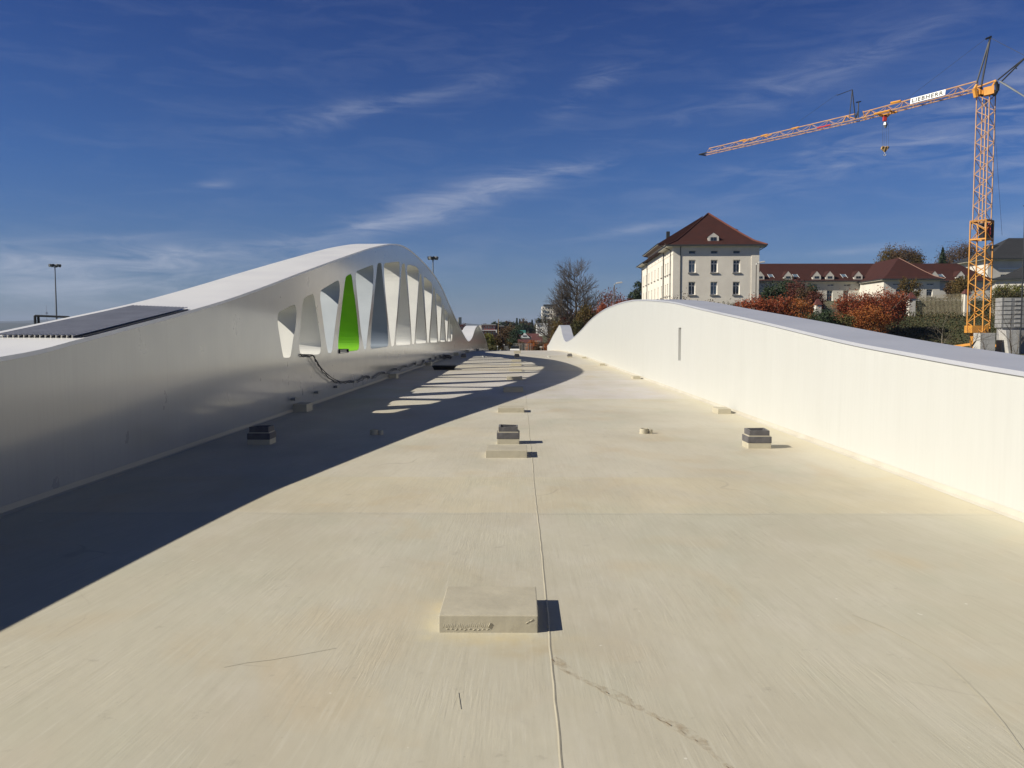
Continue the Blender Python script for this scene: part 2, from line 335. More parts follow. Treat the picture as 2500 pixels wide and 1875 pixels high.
SILLM = mat('grey_stone_sill', (.25, .24, .22), .8)
TILE = tile_mat('dark_red_roof_tiles', (.060, .021, .017), (.040, .0165, .0145))
TILEEDGE = mat('orange_ridge_tile', (.17, .05, .028), .8)
SLATE = tile_mat('dark_slate_roof', (.040, .042, .046), (.028, .029, .033))
GUTTER = mat('dark_gutter', (.03, .035, .035), .5)
YEL = mat('crane_yellow', (.66, .31, .05), .45, (.56, .25, .045), scale=2)
YELP = mat('faded_crane_yellow', (.62, .36, .18), .5, (.50, .28, .14), scale=1.5)
CRBLACK = mat('black_crane_steel', (.02, .022, .025), .4)
RED = mat('red_paint', (.55, .05, .05), .5)
SIGNW = mat('white_sign_panel', (.82, .82, .80), .5)
CONC = mat('pale_concrete', (.52, .51, .48), .85, (.42, .41, .39), scale=2)
CONCG = mat('grey_concrete', (.30, .30, .30), .85, (.22, .22, .22), scale=2)
BARK = mat('brown_bark', (.09, .07, .05), .9, (.05, .04, .03), scale=6)
TWIG = mat('grey_brown_twigs', (.085, .068, .052), .9)
PALETWIG = mat('pale_grey_twigs', (.20, .17, .13), .9)
FENCEM = mat('weathered_wood_pickets', (.42, .36, .24), .85)
BRICK = mat('red_brick', (.22, .05, .04), .85, (.17, .04, .035), scale=2)
LEAF = {
 'red': mat('rust_red_leaves', (0, 0, 0), .7, island=[(0.162, 0.030, 0.016), (0.324, 0.061, 0.024), (0.405, 0.115, 0.027), (0.216, 0.041, 0.020), (0.135, 0.068, 0.027)], trans=.3),
 'orange': mat('orange_leaves', (0, 0, 0), .7, island=[(0.250, 0.075, 0.019), (0.475, 0.163, 0.025), (0.350, 0.094, 0.025), (0.200, 0.112, 0.025)], trans=.3),
 'brown': mat('brown_leaves', (0, 0, 0), .8, island=[(.06, .035, .018), (.10, .055, .022), (.13, .075, .025), (.05, .04, .02)], trans=.25),
 'ochre': mat('ochre_leaves', (0, 0, 0), .8, island=[(.10, .065, .018), (.17, .11, .022), (.08, .07, .02), (.14, .075, .02)], trans=.3),
 'olive': mat('olive_leaves', (0, 0, 0), .8, island=[(.045, .045, .015), (.08, .075, .02), (.11, .095, .02), (.05, .06, .02)], trans=.25),
 'yellowgreen': mat('yellow_green_leaves', (0, 0, 0), .7, island=[(.10, .12, .015), (.20, .19, .02), (.14, .13, .02), (.07, .09, .02)], trans=.3),
 'green': mat('dark_green_leaves', (0, 0, 0), .7, island=[(.018, .035, .014), (.035, .06, .02), (.025, .045, .018)], trans=.2),
 'ivy': mat('ivy_leaves', (0, 0, 0), .7, island=[(.03, .042, .014), (.055, .065, .018), (.09, .065, .022), (.04, .05, .016), (.12, .06, .02)], trans=.2),
 'maroon': mat('maroon_leaves', (0, 0, 0), .8, island=[(0.096, 0.024, 0.018), (0.156, 0.042, 0.024), (0.072, 0.030, 0.018)], trans=.25),
}
rnd = random.Random(7)
HAZE = .00010
# ---------------------------------------------------------------- ground
def sstep(a, b, x):
    t = max(0, min(1, (x - a) / (b - a))); return t * t * (3 - 2 * t)
def deckz(y): return -.0002 * max(0, y - 50) ** 2
def hgt(x, y):
    z = -2.3
    z += 10.0 * sstep(170, 620, y) * sstep(-120, 40, x)
    if x > 0:
        z += 2.0 * sstep(12, 30, x) * sstep(50, 78, y)
        bank = sstep(83, 94, y + max(0, 30 - x) * .0)
        z += 3.6 * bank * sstep(12, 26, x)
        z += 3.6 * sstep(105, 145, y) * sstep(30, 50, x)
    else:
        z -= 5 * sstep(12, 40, -x) * (1 - sstep(500, 1500, y))
    return z
def build_ground():
    xs = sorted(set([-7500, -5000, -2500, -1200, -600, -300, -200, -120] + [i * 5 - 90 for i in range(50)] + [180, 220, 300, 450, 800, 1600, 4000, 7500]))
    ys = sorted(set([-2000, -800, -200, -60] + [i * 4 - 30 for i in range(60)] + [230, 260, 300, 350, 400, 470, 550, 650, 800, 1200, 2000, 3500, 6000, 7900]))
    mb = MB(); mb.v = [(x, y, hgt(x, y) - (0 if y < 1000 else 0)) for y in ys for x in xs]; n = len(xs)
    for j in range(len(ys) - 1):
        for i in range(n - 1):
            a = j * n + i; mb.f.append((a, a + 1, a + n + 1, a + n)); mb.m.append(0)
    m = mat('earth_and_grass', (.075, .07, .03), .95, (.05, .06, .022), scale=.08, detail=8)
    o = mb.build('ground', m, smooth=True); tag(o, kind='structure')
build_ground()
def build_hills():
    mb = MB(); r2 = random.Random(3); n = 160
    m = mat('distant_wooded_hills', (.035, .05, .045), 1, (.05, .055, .05), scale=.002, detail=4)
    for (Y, base, amp, s) in ((3600, 46, 8, 1), (5600, 80, 8, 2)):
        rows = []
        for i in range(n + 1):
            x = -Y * 1.3 + i * Y * 2.2 / n
            h = base + amp * math.sin(i * .21 + s) + amp * .5 * math.sin(i * .63 + s * 2) + r2.uniform(-1.5, 1.5)
            h *= (.35 + .65 * (1 - sstep(-.2 * Y, .1 * Y, x)))
            rows.append([(x, Y - 900, -8), (x, Y - 300, h * .8), (x, Y, h), (x, Y + 900, h * .4), (x, Y + 1600, -12)])
        for i in range(n):
            for j in range(4):
                mb.quad(rows[i][j], rows[i + 1][j], rows[i + 1][j + 1], rows[i][j + 1])
    o = mb.build('hills', m, smooth=True); tag(o, kind='structure')
build_hills()
# ---------------------------------------------------------------- deck
XL, XR = -4.56, 4.29
def build_deck():
    mb = MB(); ys = [-12 + i * .75 for i in range(int((134.5 + 12) / .75) + 1)]
    xs = [XL - .02, -3, -1.5, 0, 1.5, 3, XR + .02]
    for y in ys:
        for x in xs: mb.v.append((x, y, deckz(y)))
    n = len(xs)
    for j in range(len(ys) - 1):
        for i in range(n - 1):
            a = j * n + i; mb.f.append((a, a + 1, a + n + 1, a + n)); mb.m.append(0)
    # slab edge and underside
    e = len(ys) - 1; y1 = ys[-1]
    mb.box(XL - .02, XR + .02, y1 - .02, y1, deckz(y1) - .9, deckz(y1) - .012)
    o = mb.build('deck', DECK, smooth=False); tag(o, kind='structure')
    # welded bead of the long lap joint
    mb = MB(); y = -1.5; pts = []
    r2 = random.Random(5)
    while y < 48:
        pts.append((.160 + .004 * math.sin(y * 1.3) + r2.uniform(-.0025, .0025), y, deckz(y))); y += .16
    for a, b in zip(pts[:-1], pts[1:]):
        w = .007; h = .0035
        mb.quad((a[0] - w, a[1], .001), (a[0], a[1], h), (b[0], b[1], h), (b[0] - w, b[1], .001))
        mb.quad((a[0], a[1], h), (a[0] + w, a[1], .001), (b[0] + w, b[1], .001), (b[0], b[1], h))
    mb.build('lap_joint', BLOCK, o, smooth=True)
    # brown stained crack running off the joint
    cr = [(.158, 4.10), (.20, 3.98), (.27, 3.86), (.34, 3.77), (.42, 3.66), (.49, 3.56), (.56, 3.47), (.64, 3.35), (.70, 3.25), (.74, 3.12), (.80, 2.95)]
    mb = MB()
    for i in range(len(cr) - 1):
        for k in range(5):
            t0 = k / 5; t1 = (k + 1) / 5
            a = Vector(cr[i]).lerp(Vector(cr[i + 1]), t0); b = Vector(cr[i]).lerp(Vector(cr[i + 1]), t1)
            w = .024 + .012 * math.sin(i * 1.9 + k * .6)
            mb.quad((a.x - w * .35, a.y - w * .4, .0032), (a.x + w, a.y + w, .0032), (b.x + w, b.y + w, .0032), (b.x - w * .35, b.y - w * .4, .0032))
    m = bpy.data.materials.new('rusty_crack_stain'); m.use_nodes = True; t = m.node_tree; b = t.nodes['Principled BSDF']
    b.inputs['Base Color'].default_value = (.40, .30, .185, 1); b.inputs['Roughness'].default_value = .8
    tcn = N(t, 'ShaderNodeTexCoord'); nz = N(t, 'ShaderNodeTexNoise'); L(t, tcn, nz, 3, 0); nz.inputs['Scale'].default_value = 18; nz.inputs['Detail'].default_value = 8; nz.inputs['Roughness'].default_value = .7
    mr = N(t, 'ShaderNodeMapRange'); L(t, nz, mr); mr.inputs[1].default_value = .42; mr.inputs[2].default_value = .72; mr.inputs[4].default_value = .5
    t.links.new(mr.outputs[0], b.inputs['Alpha'])
    mb.build('crack_stain', m, o)
    # fine dark crack line
    mb = MB(); r2 = random.Random(9); fine = []
    for i in range(len(cr) - 1):
        for k in range(6):
            p = Vector(cr[i]).lerp(Vector(cr[i + 1]), k / 6); fine.append(Vector((p.x + r2.uniform(-.006, .006), p.y + r2.uniform(-.008, .008))))
    for i, (a, b2) in enumerate(zip(fine[:-1], fine[1:])):
        if r2.random() < .72: continue
        w = r2.uniform(.0006, .0022)
        mb.quad((a.x - w, a.y - w, .0042), (a.x + w, a.y + w, .0042), (b2.x + w, b2.y + w, .0042), (b2.x - w, b2.y - w, .0042))
    mb.build('crack', mat('dark_crack', (.20, .14, .085), .9), o)
build_deck()
def atZ(px, py, z):
    d = ray(px, py); return CAMLOC + d * ((z - CAMLOC.z) / d.z)
SCUFF = mat('deck_scuff', (.455, .43, .345), .7)
for path, w in (([(2080, 1500), (2160, 1532), (2240, 1574), (2300, 1610), (2350, 1655), (2400, 1705), (2450, 1765), (2500, 1835)], .004), ([(545, 1628), (600, 1617), (660, 1610), (740, 1596), (819, 1581)], .002),
                ([(1118, 1690), (1121, 1710), (1124, 1730)], .002)):
    pts = [atZ(a, b, .0035) for a, b in path]; mb = MB()
    for a, b in zip(pts[:-1], pts[1:]):
        n_ = (b - a).cross(Vector((0, 0, 1))).normalized() * w; mb.quad(a - n_, a + n_, b + n_, b - n_)
    mb.build('scuff_mark', SCUFF, bpy.data.objects['deck'])
# ---------------------------------------------------------------- bridge parapet girders
def catmull(pts, n=8):
    out = []
    P = [pts[0]] + list(pts) + [pts[-1]]
    for i in range(1, len(P) - 2):
        for k in range(n):
            t = k / n; a, b, c, d = P[i - 1], P[i], P[i + 1], P[i + 2]
            out.append(tuple(.5 * ((2 * b[j]) + (-a[j] + c[j]) * t + (2 * a[j] - 5 * b[j] + 4 * c[j] - d[j]) * t * t + (-a[j] + 3 * b[j] - 3 * c[j] + d[j]) * t ** 3) for j in (0, 1)))
    out.append(tuple(pts[-1])); return out
def prof(px_pts, X, pre, post):
    pts = list(pre)
    for p in px_pts:
        q = atX(p[0], p[1], X); pts.append((q.y, q.z))
    return pts + list(post)
L_px = [(0, 872), (191, 829), (330, 793), (470, 756), (560, 729), (650, 697), (750, 659), (853, 622), (911, 603.5), (961, 595.6), (990.8, 604), (1020, 627), (1052.6, 661.7),
        (1076, 697), (1099.6, 749.8), (1117.2, 788), (1129, 811.5), (1137, 826), (1143.6, 833), (1150, 827.8), (1154.3, 819), (1158.3, 806), (1162.4, 798), (1166.5, 795.3), (1170.5, 798.7), (1176, 807.5), (1182.7, 821), (1188, 836)]
PL = catmull(prof(L_px, XL, [(-12, .95), (-4, 1.02), (0, 1.08), (4.2, 1.22)], [(122, -.45), (126, -1.0)]), 6)
R_px = [(2500, 908), (2200, 857.6), (2047.8, 828.3), (1850, 782.4), (1720, 754), (1646.7, 737.5), (1600, 732.5), (1565, 731.5), (1540, 733.5), (1511, 740.8), (1477.8, 754.5), (1455, 770), (1439, 784), (1418, 807), (1400, 824), (1388, 832),
        (1380, 832.5), (1374, 818), (1370, 800), (1365.8, 794), (1360, 803), (1350, 820), (1341, 838)]
PR = catmull(prof(R_px, XR, [(-12, .80), (-4, .90), (0, 1.0), (4, 1.14)], [(129, -.30), (131.5, -.42)]), 6)
def conv(pts, ox, oy, s): return [(ox + x / s, oy + y / s) for x, y in pts]
z1 = lambda p: conv(p, 670, 640, 6.635)
z2 = lambda p: conv(p, 850, 620, 6.636)
z3 = lambda p: conv(p, 990, 650, 8.292)
OPEN = [
 z1([(52, 900), (58, 835), (85, 800), (305, 688), (330, 692), (352, 760), (358, 850), (340, 1060), (310, 1220), (268, 1520), (245, 1553), (160, 1555), (140, 1530), (85, 1200), (52, 990)]),
 z1([(400, 1310), (418, 1050), (450, 720), (468, 610), (495, 568), (600, 518), (630, 525), (645, 580), (690, 860), (738, 1200), (755, 1330), (750, 1460), (722, 1500), (650, 1504), (430, 1497), (405, 1430)]),
 z1([(743, 530), (750, 470), (775, 438), (1015, 296), (1042, 300), (1058, 380), (1058, 500), (1030, 700), (990, 1000), (942, 1400), (925, 1475), (880, 1480), (866, 1460), (820, 1200), (768, 800), (742, 610)]),
 z1([(1030, 1300), (1060, 1000), (1100, 650), (1148, 260), (1168, 222), (1222, 192), (1245, 197), (1258, 250), (1290, 520)]) + z2([(100, 650), (145, 1000), (180, 1400), (176, 1520), (158, 1562), (20, 1578)]) + z1([(1052, 1462), (1032, 1400)]),
 z2([(122, 340), (130, 290), (150, 272), (385, 180), (405, 190), (412, 270), (405, 480), (385, 720), (340, 1100), (305, 1400), (295, 1548), (262, 1553), (250, 1500), (205, 1250), (160, 800), (125, 450)]),
 z2([(362, 1430), (385, 1100), (430, 600), (455, 350), (473, 170), (490, 146), (525, 142), (541, 165), (560, 400), (600, 750), (640, 1200), (651, 1400), (646, 1500), (385, 1540), (362, 1520)]),
 z2([(580, 300), (580, 170), (597, 148), (812, 124), (834, 140), (836, 350), (820, 600), (790, 1000), (765, 1250), (745, 1480), (725, 1504), (702, 1500), (680, 1350), (640, 1000), (600, 600)]),
 z2([(778, 1380), (800, 1100), (830, 750), (852, 400), (870, 180), (880, 160), (905, 152), (918, 170), (940, 400), (968, 700), (1000, 1100), (1011, 1380), (1006, 1474), (790, 1490), (778, 1480)]),
 [(993.5, 665), (993.8, 649), (998, 645.5), (1016, 651), (1022.5, 659)] + z3([(268, 200), (264, 345), (240, 700), (202, 1250), (185, 1500), (172, 1585), (138, 1582), (128, 1480), (98, 1050), (38, 220)]),
 z3([(208, 1450), (232, 1050), (270, 400), (288, 170), (305, 150), (318, 170), (340, 420), (385, 1000), (416, 1460), (415, 1558), (215, 1577)]),
 z3([(372, 260), (376, 215), (400, 222), (525, 335), (541, 390), (536, 590), (510, 1000), (480, 1400), (470, 1552), (447, 1557), (436, 1450), (405, 950), (380, 500)]),
 z3([(500, 1440), (530, 1000), (562, 460), (575, 420), (590, 440), (612, 900), (642, 1450), (641, 1543), (505, 1550)]),
 z3([(616, 600), (618, 545), (640, 550), (722, 645), (728, 700), (727, 870), (712, 1200), (690, 1528), (667, 1534), (656, 1350), (635, 950)]),
 z3([(705, 1455), (725, 1200), (748, 790), (758, 765), (770, 790), (785, 1200), (802, 1460), (800, 1528), (708, 1535)]),
 z3([(784, 880), (790, 855), (852, 935), (858, 980), (857, 1130), (846, 1350), (836, 1522), (823, 1527), (811, 1300), (793, 1050)]),
 z3([(852, 1455), (866, 1300), (880, 1070), (888, 1055), (896, 1080), (906, 1300), (913, 1458), (911, 1523), (855, 1528)]),
 z3([(909, 1180), (914, 1150), (946, 1225), (952, 1260), (952, 1340), (941, 1518), (930, 1524), (919, 1380)]),
]
def to_wall(pts):
    return [(atX(x, y, XL).y, atX(x, y, XL).z) for x, y in pts]
def round_poly(pts, it=2):
    for _ in range(it):
        out = []; n = len(pts)
        for i in range(n):
            a = Vector(pts[i]); b = Vector(pts[(i + 1) % n])
            d = (b - a).length
            c = min(.25, .16 / max(d, 1e-3))
            out.append(tuple(a.lerp(b, c))); out.append(tuple(a.lerp(b, 1 - c)))
        pts = out
    return pts
def girder_mesh(name, prof_pts, holes, xin, width, zlow):
    """flat plate outlined in (y, z) with holes, extruded to 'width' away from the deck"""
    cu = bpy.data.curves.new(name, 'CURVE'); cu.dimensions = '2D'; cu.fill_mode = 'BOTH'; cu.extrude = width / 2
    outer = list(prof_pts) + [(y, deckz(y) + zlow) for y in range(int(prof_pts[-1][0]), int(prof_pts[0][0]) - 1, -6)] + [(prof_pts[0][0], zlow)]
    for pts in [outer] + holes:
        sp = cu.splines.new('POLY'); sp.points.add(len(pts) - 1); sp.use_cyclic_u = True
        for i, p in enumerate(pts): sp.points[i].co = (p[0], p[1], 0, 1)
    ob = bpy.data.objects.new(name + '_tmp', cu); col.objects.link(ob)
    dg = bpy.context.evaluated_depsgraph_get(); me = bpy.data.meshes.new_from_object(ob.evaluated_get(dg))
    bpy.data.objects.remove(ob)
    s = 1 if xin > 0 else -1
    xc = xin + s * width / 2
    for v in me.vertices:
        y, z, e = v.co; v.co = (xc + e, y, z)
    bm = bmesh.new(); bm.from_mesh(me); bmesh.ops.remove_doubles(bm, verts=bm.verts, dist=1e-5)
    bmesh.ops.recalc_face_normals(bm, faces=bm.faces); bm.to_mesh(me); bm.free()
    return me
def coping(prof_pts, xin, width, parent, m, drop=.042, ov=.020, web=0):
    s = 1 if xin > 0 else -1
    mb = MB(); a0 = xin - s * ov; a1 = xin + s * (width + .01)
    pr = prof_pts
    for (y0, zz0), (y1, zz1) in zip(pr[:-1], pr[1:]):
        z0 = zz0 + .006; zq = zz1 + .006
        mb.quad((a0, y0, z0), (a0, y1, zq), (a1, y1, zq), (a1, y0, z0))
        mb.quad((a0, y0, z0 - drop), (a0, y1, zq - drop), (a0, y1, zq), (a0, y0, z0))
        if web: w_ = xin + s * web; mb.quad((w_, y0, z0 - .14), (w_, y1, zq - .14), (a1, y1, zq - .14), (a1, y0, z0 - .14)); mb.quad((a1, y0, z0), (a1, y1, zq), (a1, y1, zq - .14), (a1, y0, z0 - .14))
        mb.quad((xin + s * .001, y0, z0 - drop), (xin + s * .001, y1, zq - drop), (a0, y1, zq - drop), (a0, y0, z0 - drop))
    o = mb.build('coping', m, parent); smooth_angle(o, 35); return o
def inset(pts, d):
    c = Vector((sum(p[0] for p in pts) / len(pts), sum(p[1] for p in pts) / len(pts)))
    n = len(pts); out = []
    area = sum(pts[i][0] * pts[(i + 1) % n][1] - pts[(i + 1) % n][0] * pts[i][1] for i in range(n))
    sg = 1 if area > 0 else -1
    for i in range(n):
        a = Vector(pts[i - 1]); b = Vector(pts[(i + 1) % n]); t = (b - a).normalized()
        nrm = Vector((-t.y, t.x)) * sg
        out.append((pts[i][0] + nrm.x * d, pts[i][1] + nrm.y * d))
    return out
def lining(pts, x0, x1, m, name, parent):
    mb = MB(); n = len(pts)
    for i in range(n):
        a = pts[i]; b = pts[(i + 1) % n]
        mb.quad((x0, a[0], a[1]), (x0, b[0], b[1]), (x1, b[0], b[1]), (x1, a[0], a[1]))
    o = mb.build(name, m, parent); smooth_angle(o, 50); return o
WL, WR = 1.2, 1.0
WWEB = .82      # the web pierced by the openings is thinner than the flange on top
lw = empty('parapet_girder', (XL, 0, 0), 'tall white arched wall with triangular openings along the shaded side of the deck', 'bridge wall')
holes = [round_poly(to_wall(h), 2) for h in OPEN]
def attach(o, p):
    o.parent = p; o.matrix_parent_inverse = Matrix.Translation(p.location).inverted(); return o
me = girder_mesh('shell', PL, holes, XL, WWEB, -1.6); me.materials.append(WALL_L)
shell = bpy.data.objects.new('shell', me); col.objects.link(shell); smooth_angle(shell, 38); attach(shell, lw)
attach(coping(PL, XL, WL, None, COPING, web=WWEB), lw)
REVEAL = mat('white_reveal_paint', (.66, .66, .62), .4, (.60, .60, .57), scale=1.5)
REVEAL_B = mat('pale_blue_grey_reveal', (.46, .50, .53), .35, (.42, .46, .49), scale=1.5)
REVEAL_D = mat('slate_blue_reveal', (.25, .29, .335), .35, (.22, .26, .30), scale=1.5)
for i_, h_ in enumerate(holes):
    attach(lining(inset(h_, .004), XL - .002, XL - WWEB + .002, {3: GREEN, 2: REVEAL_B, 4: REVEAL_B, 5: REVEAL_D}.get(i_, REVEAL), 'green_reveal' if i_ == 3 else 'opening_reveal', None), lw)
rw = empty('parapet_girder', (XR, 0, 0), 'long low white wall with wavy top and one narrow upright slot, in full sun', 'bridge wall')
slot = [(22.62, .86), (23.05, .86), (23.05, 1.735), (22.62, 1.735)]
q = [atX(1655.5, 880, XR), atX(1663, 800, XR)]
slot = [(q[1].y, q[0].z), (q[0].y, q[0].z), (q[0].y, q[1].z), (q[1].y, q[1].z)]
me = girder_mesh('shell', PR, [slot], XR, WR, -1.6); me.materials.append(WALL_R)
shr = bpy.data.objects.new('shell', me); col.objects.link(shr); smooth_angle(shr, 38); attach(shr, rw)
attach(coping(PR, XR, WR, None, COPING2), rw)
mb = MB(); x = XR + .22; mb.quad((x, slot[0][0] - .01, slot[0][1] - .01), (x, slot[1][0] + .01, slot[0][1] - .01), (x, slot[1][0] + .01, slot[2][1] + .01), (x, slot[0][0] - .01, slot[2][1] + .01))
attach(mb.build('slot_back', mat('grey_slot_panel', (.30, .30, .27), .6), None), rw)
# foot fillet where the coating laps up the walls
def fillet(X, s, parent, m):
    mb = MB(); y = -10
    while y < 130:
        a, b = y, y + 1.5; za, zb = deckz(a), deckz(b)
        mb.quad((X - s * .05, a, za + .001), (X - s * .05, b, zb + .001), (X - s * .012, b, zb + .018), (X - s * .012, a, za + .018))
        mb.quad((X - s * .012, a, za + .018), (X - s * .012, b, zb + .018), (X - s * .003, b, zb + .07), (X - s * .003, a, za + .07)); y += 1.5
    attach(mb.build('foot_fillet', m, None, smooth=True), parent)
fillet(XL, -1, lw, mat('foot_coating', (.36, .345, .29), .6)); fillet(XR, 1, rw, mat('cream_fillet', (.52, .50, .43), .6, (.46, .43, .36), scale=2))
# ---------------------------------------------------------------- blocks on the deck
def block(x, y, w, d, h, label, group, rough=False):
    mb = MB(); mb.box(-w / 2, w / 2, 0, d, -.02, h)
    o = mb.build('plinth', BLOCK, None, bevel=.006); o.location = (x, y, deckz(y)); tag(o, label, 'plinth', group); return o
G1 = 'low cream plinths down the middle of the deck'
mids = [(4.46, .095, 'nearest low cream plinth with rough trowelled front, beside the long joint'),
        (10.82, .097, 'second low cream plinth from the front, just before the dark hood'),
        (17.0, .095, 'third low cream plinth, in sun behind the middle dark hood'),
        (22.9, .13, 'middle plinth lying wholly in the arch shadow'),
        (28.9, .10, 'middle plinth half crossed by the arch shadow'),
        (35.2, .10, 'middle plinth next beyond the half-shaded one, in sun between shadow stripes'),
        (41.2, .10, 'middle plinth two beyond the half-shaded one among the shadow stripes'),
        (47.2, .10, 'middle plinth just before the far dark hood'),
        (68, .22, 'farthest middle plinth, behind the far dark hood')]
for i, (y, h, lab) in enumerate(mids):
    o = block(-.165, y, .53, .52, h, lab, G1)
    if i == 0:   # trowel ridges on the front face
        r2 = random.Random(11); mb = MB()
        for k in range(26):
            x = -.24 + k * .0105 + r2.uniform(-.003, .003); z = .035 + r2.uniform(-.005, .006) + .006 * (k / 26)
            mb.bar((x, .0003, z - .010), (x + .004, .0003, z + .010), .0014, 4)
        for k in range(10): 
            x = -.225 + k * .024; mb.bar((x, -.0005, .014 + r2.uniform(0, .006)), (x + .012, -.0005, .019 + r2.uniform(0, .004)), .002, 4)
        mb.build('trowel_ridges', BLOCK, o, smooth=True); mb = MB(); mb.bar((-.002, -.003, .03), (.012, -.003, .055), .0035, 4); mb.build('coating_blob', BLOCK, o, smooth=True); mb = MB()
        mb.bar((.20, -.0005, .052), (.225, -.0005, .066), .0022, 4); mb.bar((.222, -.0005, .064), (.24, -.0005, .074), .0028, 4)
        mb.build('coating_blob', BLOCK, o, smooth=True)
G2 = 'small cream plinths at the foot of the shaded wall'; G3 = 'small cream plinths at the foot of the sunny wall'
for y, lab in [(17.05, 'nearest small plinth at the foot of the arched wall'), (29.6, 'small plinth at the foot of the arched wall under the sagging cable'), (41.2, 'small plinth at the arched wall beside the black tub')]:
    block(XL + .14, y, .28, .5, .16, lab, G2)
for y, lab in [(53.5 + 6, 'small dark lump at the arched wall just beyond the far hood'), (72, 'small lump at the wall foot below the low arch dip'), (90, 'farthest small lump at the foot of the arched wall')]:
    block(XL + .14, y, .34, .5, .22, lab, G2)
for y, lab in [(16.75, 'nearest small plinth at the foot of the sunny wall, left of the dark hood'), (29.3, 'second small plinth at the foot of the sunny wall'), (41.4, 'third small plinth at the foot of the sunny wall'), (53, 'farthest small plinth at the sunny wall by the far hood')]:
    block(XR - .25, y, .26, .5, .10, lab, G3)
def hood(x, y, label):
    t = empty('vent_hood', (x, y, deckz(y)), label, 'roof vent', 'dark two-tier vent hoods standing on the deck')
    r2 = random.Random(int(y * 10 + x))
    mb = MB(); w = .16
    mb.box(-w, w, 0, 2 * w, -.02, .082); mb.build('base', BLOCK, t, bevel=.006)
    mb = MB(); mb.box(-w - .004, w + .004, -.004, 2 * w + .004, .075, .165)
    o = mb.build('lower_tier', BITUMEN, t, bevel=.008)
    mb = MB(); mb.box(-w + .01, w - .01, .01, 2 * w - .01, .160, .178); mb.build('cream_band', BLOCK, t, bevel=.004)
    mb = MB(); a = .138; b = .112; yc = w; z0, z1 = .172, .248
    pts_o = [(-a, yc - a), (a, yc - a), (a, yc + a), (-a, yc + a)]; pts_i = [(-b, yc - b), (b, yc - b), (b, yc + b), (-b, yc + b)]
    jit = [r2.uniform(-.006, .01) for _ in range(4)]
    for i in range(4):
        j = (i + 1) % 4
        mb.quad((*pts_o[i], z0), (*pts_o[j], z0), (*pts_o[j], z1 + jit[j]), (*pts_o[i], z1 + jit[i]))
        mb.quad((*pts_i[i], z1 - .07), (*pts_i[i], z1 + jit[i]), (*pts_i[j], z1 + jit[j]), (*pts_i[j], z1 - .07))
    mb.build('upper_tier', BITUMEN, t)
    mb = MB()
    for i in range(4):
        j = (i + 1) % 4
        mb.quad((*pts_o[i], z1 + jit[i] + .001), (*pts_o[j], z1 + jit[j] + .001), (*pts_i[j], z1 + jit[j] + .001), (*pts_i[i], z1 + jit[i] + .001))
    mb.build('lip', BITTOP, t)
    mb = MB(); mb.quad((-b, yc - b, z1 - .05), (b, yc - b, z1 - .05), (b, yc + b, z1 - .05), (-b, yc + b, z1 - .05))
    mb.bar((-b, yc - .03, z1 - .03), (b, yc - .03, z1 - .03), .008); mb.bar((-.03, yc - b, z1 - .025), (-.03, yc + b, z1 - .025), .008)
    mb.build('inner_grille', BLACK, t)
for x, y, lab in [(-.16, 12.15, 'dark two-tier vent hood on the deck axis behind the second plinth'), (3.32, 11.72, 'dark vent hood near the sunny wall, casting a short shadow'), (-3.72, 12.05, 'dark vent hood in the shade of the arched wall'),
                  (-.16, 54.3, 'far vent hood on the deck axis, tiny and black'), (3.24, 54.8, 'far vent hood near the sunny wall'), (-3.52, 53.6, 'far vent hood in shade where the cable ends')]: hood(x, y, lab)
def stub(x, y, label, r=.068, white=False):
    t = empty('pipe_stub', (x, y, deckz(y)), label, 'pipe', 'short pipe stubs standing on the deck')
    mb = MB(); n = 20
    for i in range(n):
        a = i * 2 * math.pi / n; b = (i + 1) * 2 * math.pi / n
        p = lambda q, rr, z: (rr * math.cos(q), rr * math.sin(q), z)
        mb.quad(p(a, r, -.01), p(b, r, -.01), p(b, r, .08), p(a, r, .08))
        mb.quad(p(a, r, .08), p(b, r, .08), p(b, r * .8, .08), p(a, r * .8, .08))
        mb.quad(p(a, r * .8, .08), p(b, r * .8, .08), p(b, r * .8, .01), p(a, r * .8, .01))
    mb.build('pipe', WALL_R if white else BLOCK, t); 
    mb = MB(); mb.add([(r * .8 * math.cos(i * 2 * math.pi / n), r * .8 * math.sin(i * 2 * math.pi / n), .03) for i in range(n)], [tuple(range(n))]); mb.build('bore', BLACK, t)
    if not white:
        mb = MB(); mb.bar((r * 1.45, 0, -.01), (r * 1.45, 0, .066), r * .62, 14); mb.build('side_pipe', BLOCK, t)
stub(1.98, 13.5, 'short double pipe stub standing in the sun right of the deck axis'); stub(-2.28, 13.3, 'short pipe stub in the shadow near the dark hood')
stub(-2.33, 56, 'far white pipe stub at the edge of the striped shadow', .09, True); stub(1.95, 56, 'far white pipe stub in the sun before the sunny wall', .09, True)
# ---------------------------------------------------------------- cable and its brackets on the arched wall
def brk(y, lab):
    t = empty('cable_bracket', (XL, y, .27), lab, 'bracket', 'small grey brackets on the arched wall')
    mb = MB(); mb.box(.003, .09, -.13, .13, -.022, .022); mb.build('arm', STEEL, t, bevel=.003)
    mb = MB(); mb.box(.085, .10, -.14, .14, -.03, .03); mb.build('lip', STEEL, t, bevel=.003)
bys = [17.0, 18.95, 20.95, 23.1, 25.5, 28.4, 31.2, 34.0, 37.0, 40.2, 43.2, 46.0, 48.6]
names = ['nearest empty grey bracket low on the arched wall', 'second empty grey bracket low on the arched wall', 'third empty grey bracket low on the arched wall', 'bracket where the sagging cable first rests']
for i, y in enumerate(bys):
    brk(y, names[i] if i < 4 else 'grey bracket holding up the black cable, %s past where it first rests' % ['one', 'two', 'three', 'four', 'five', 'six', 'seven', 'eight', 'nine'][i - 4])
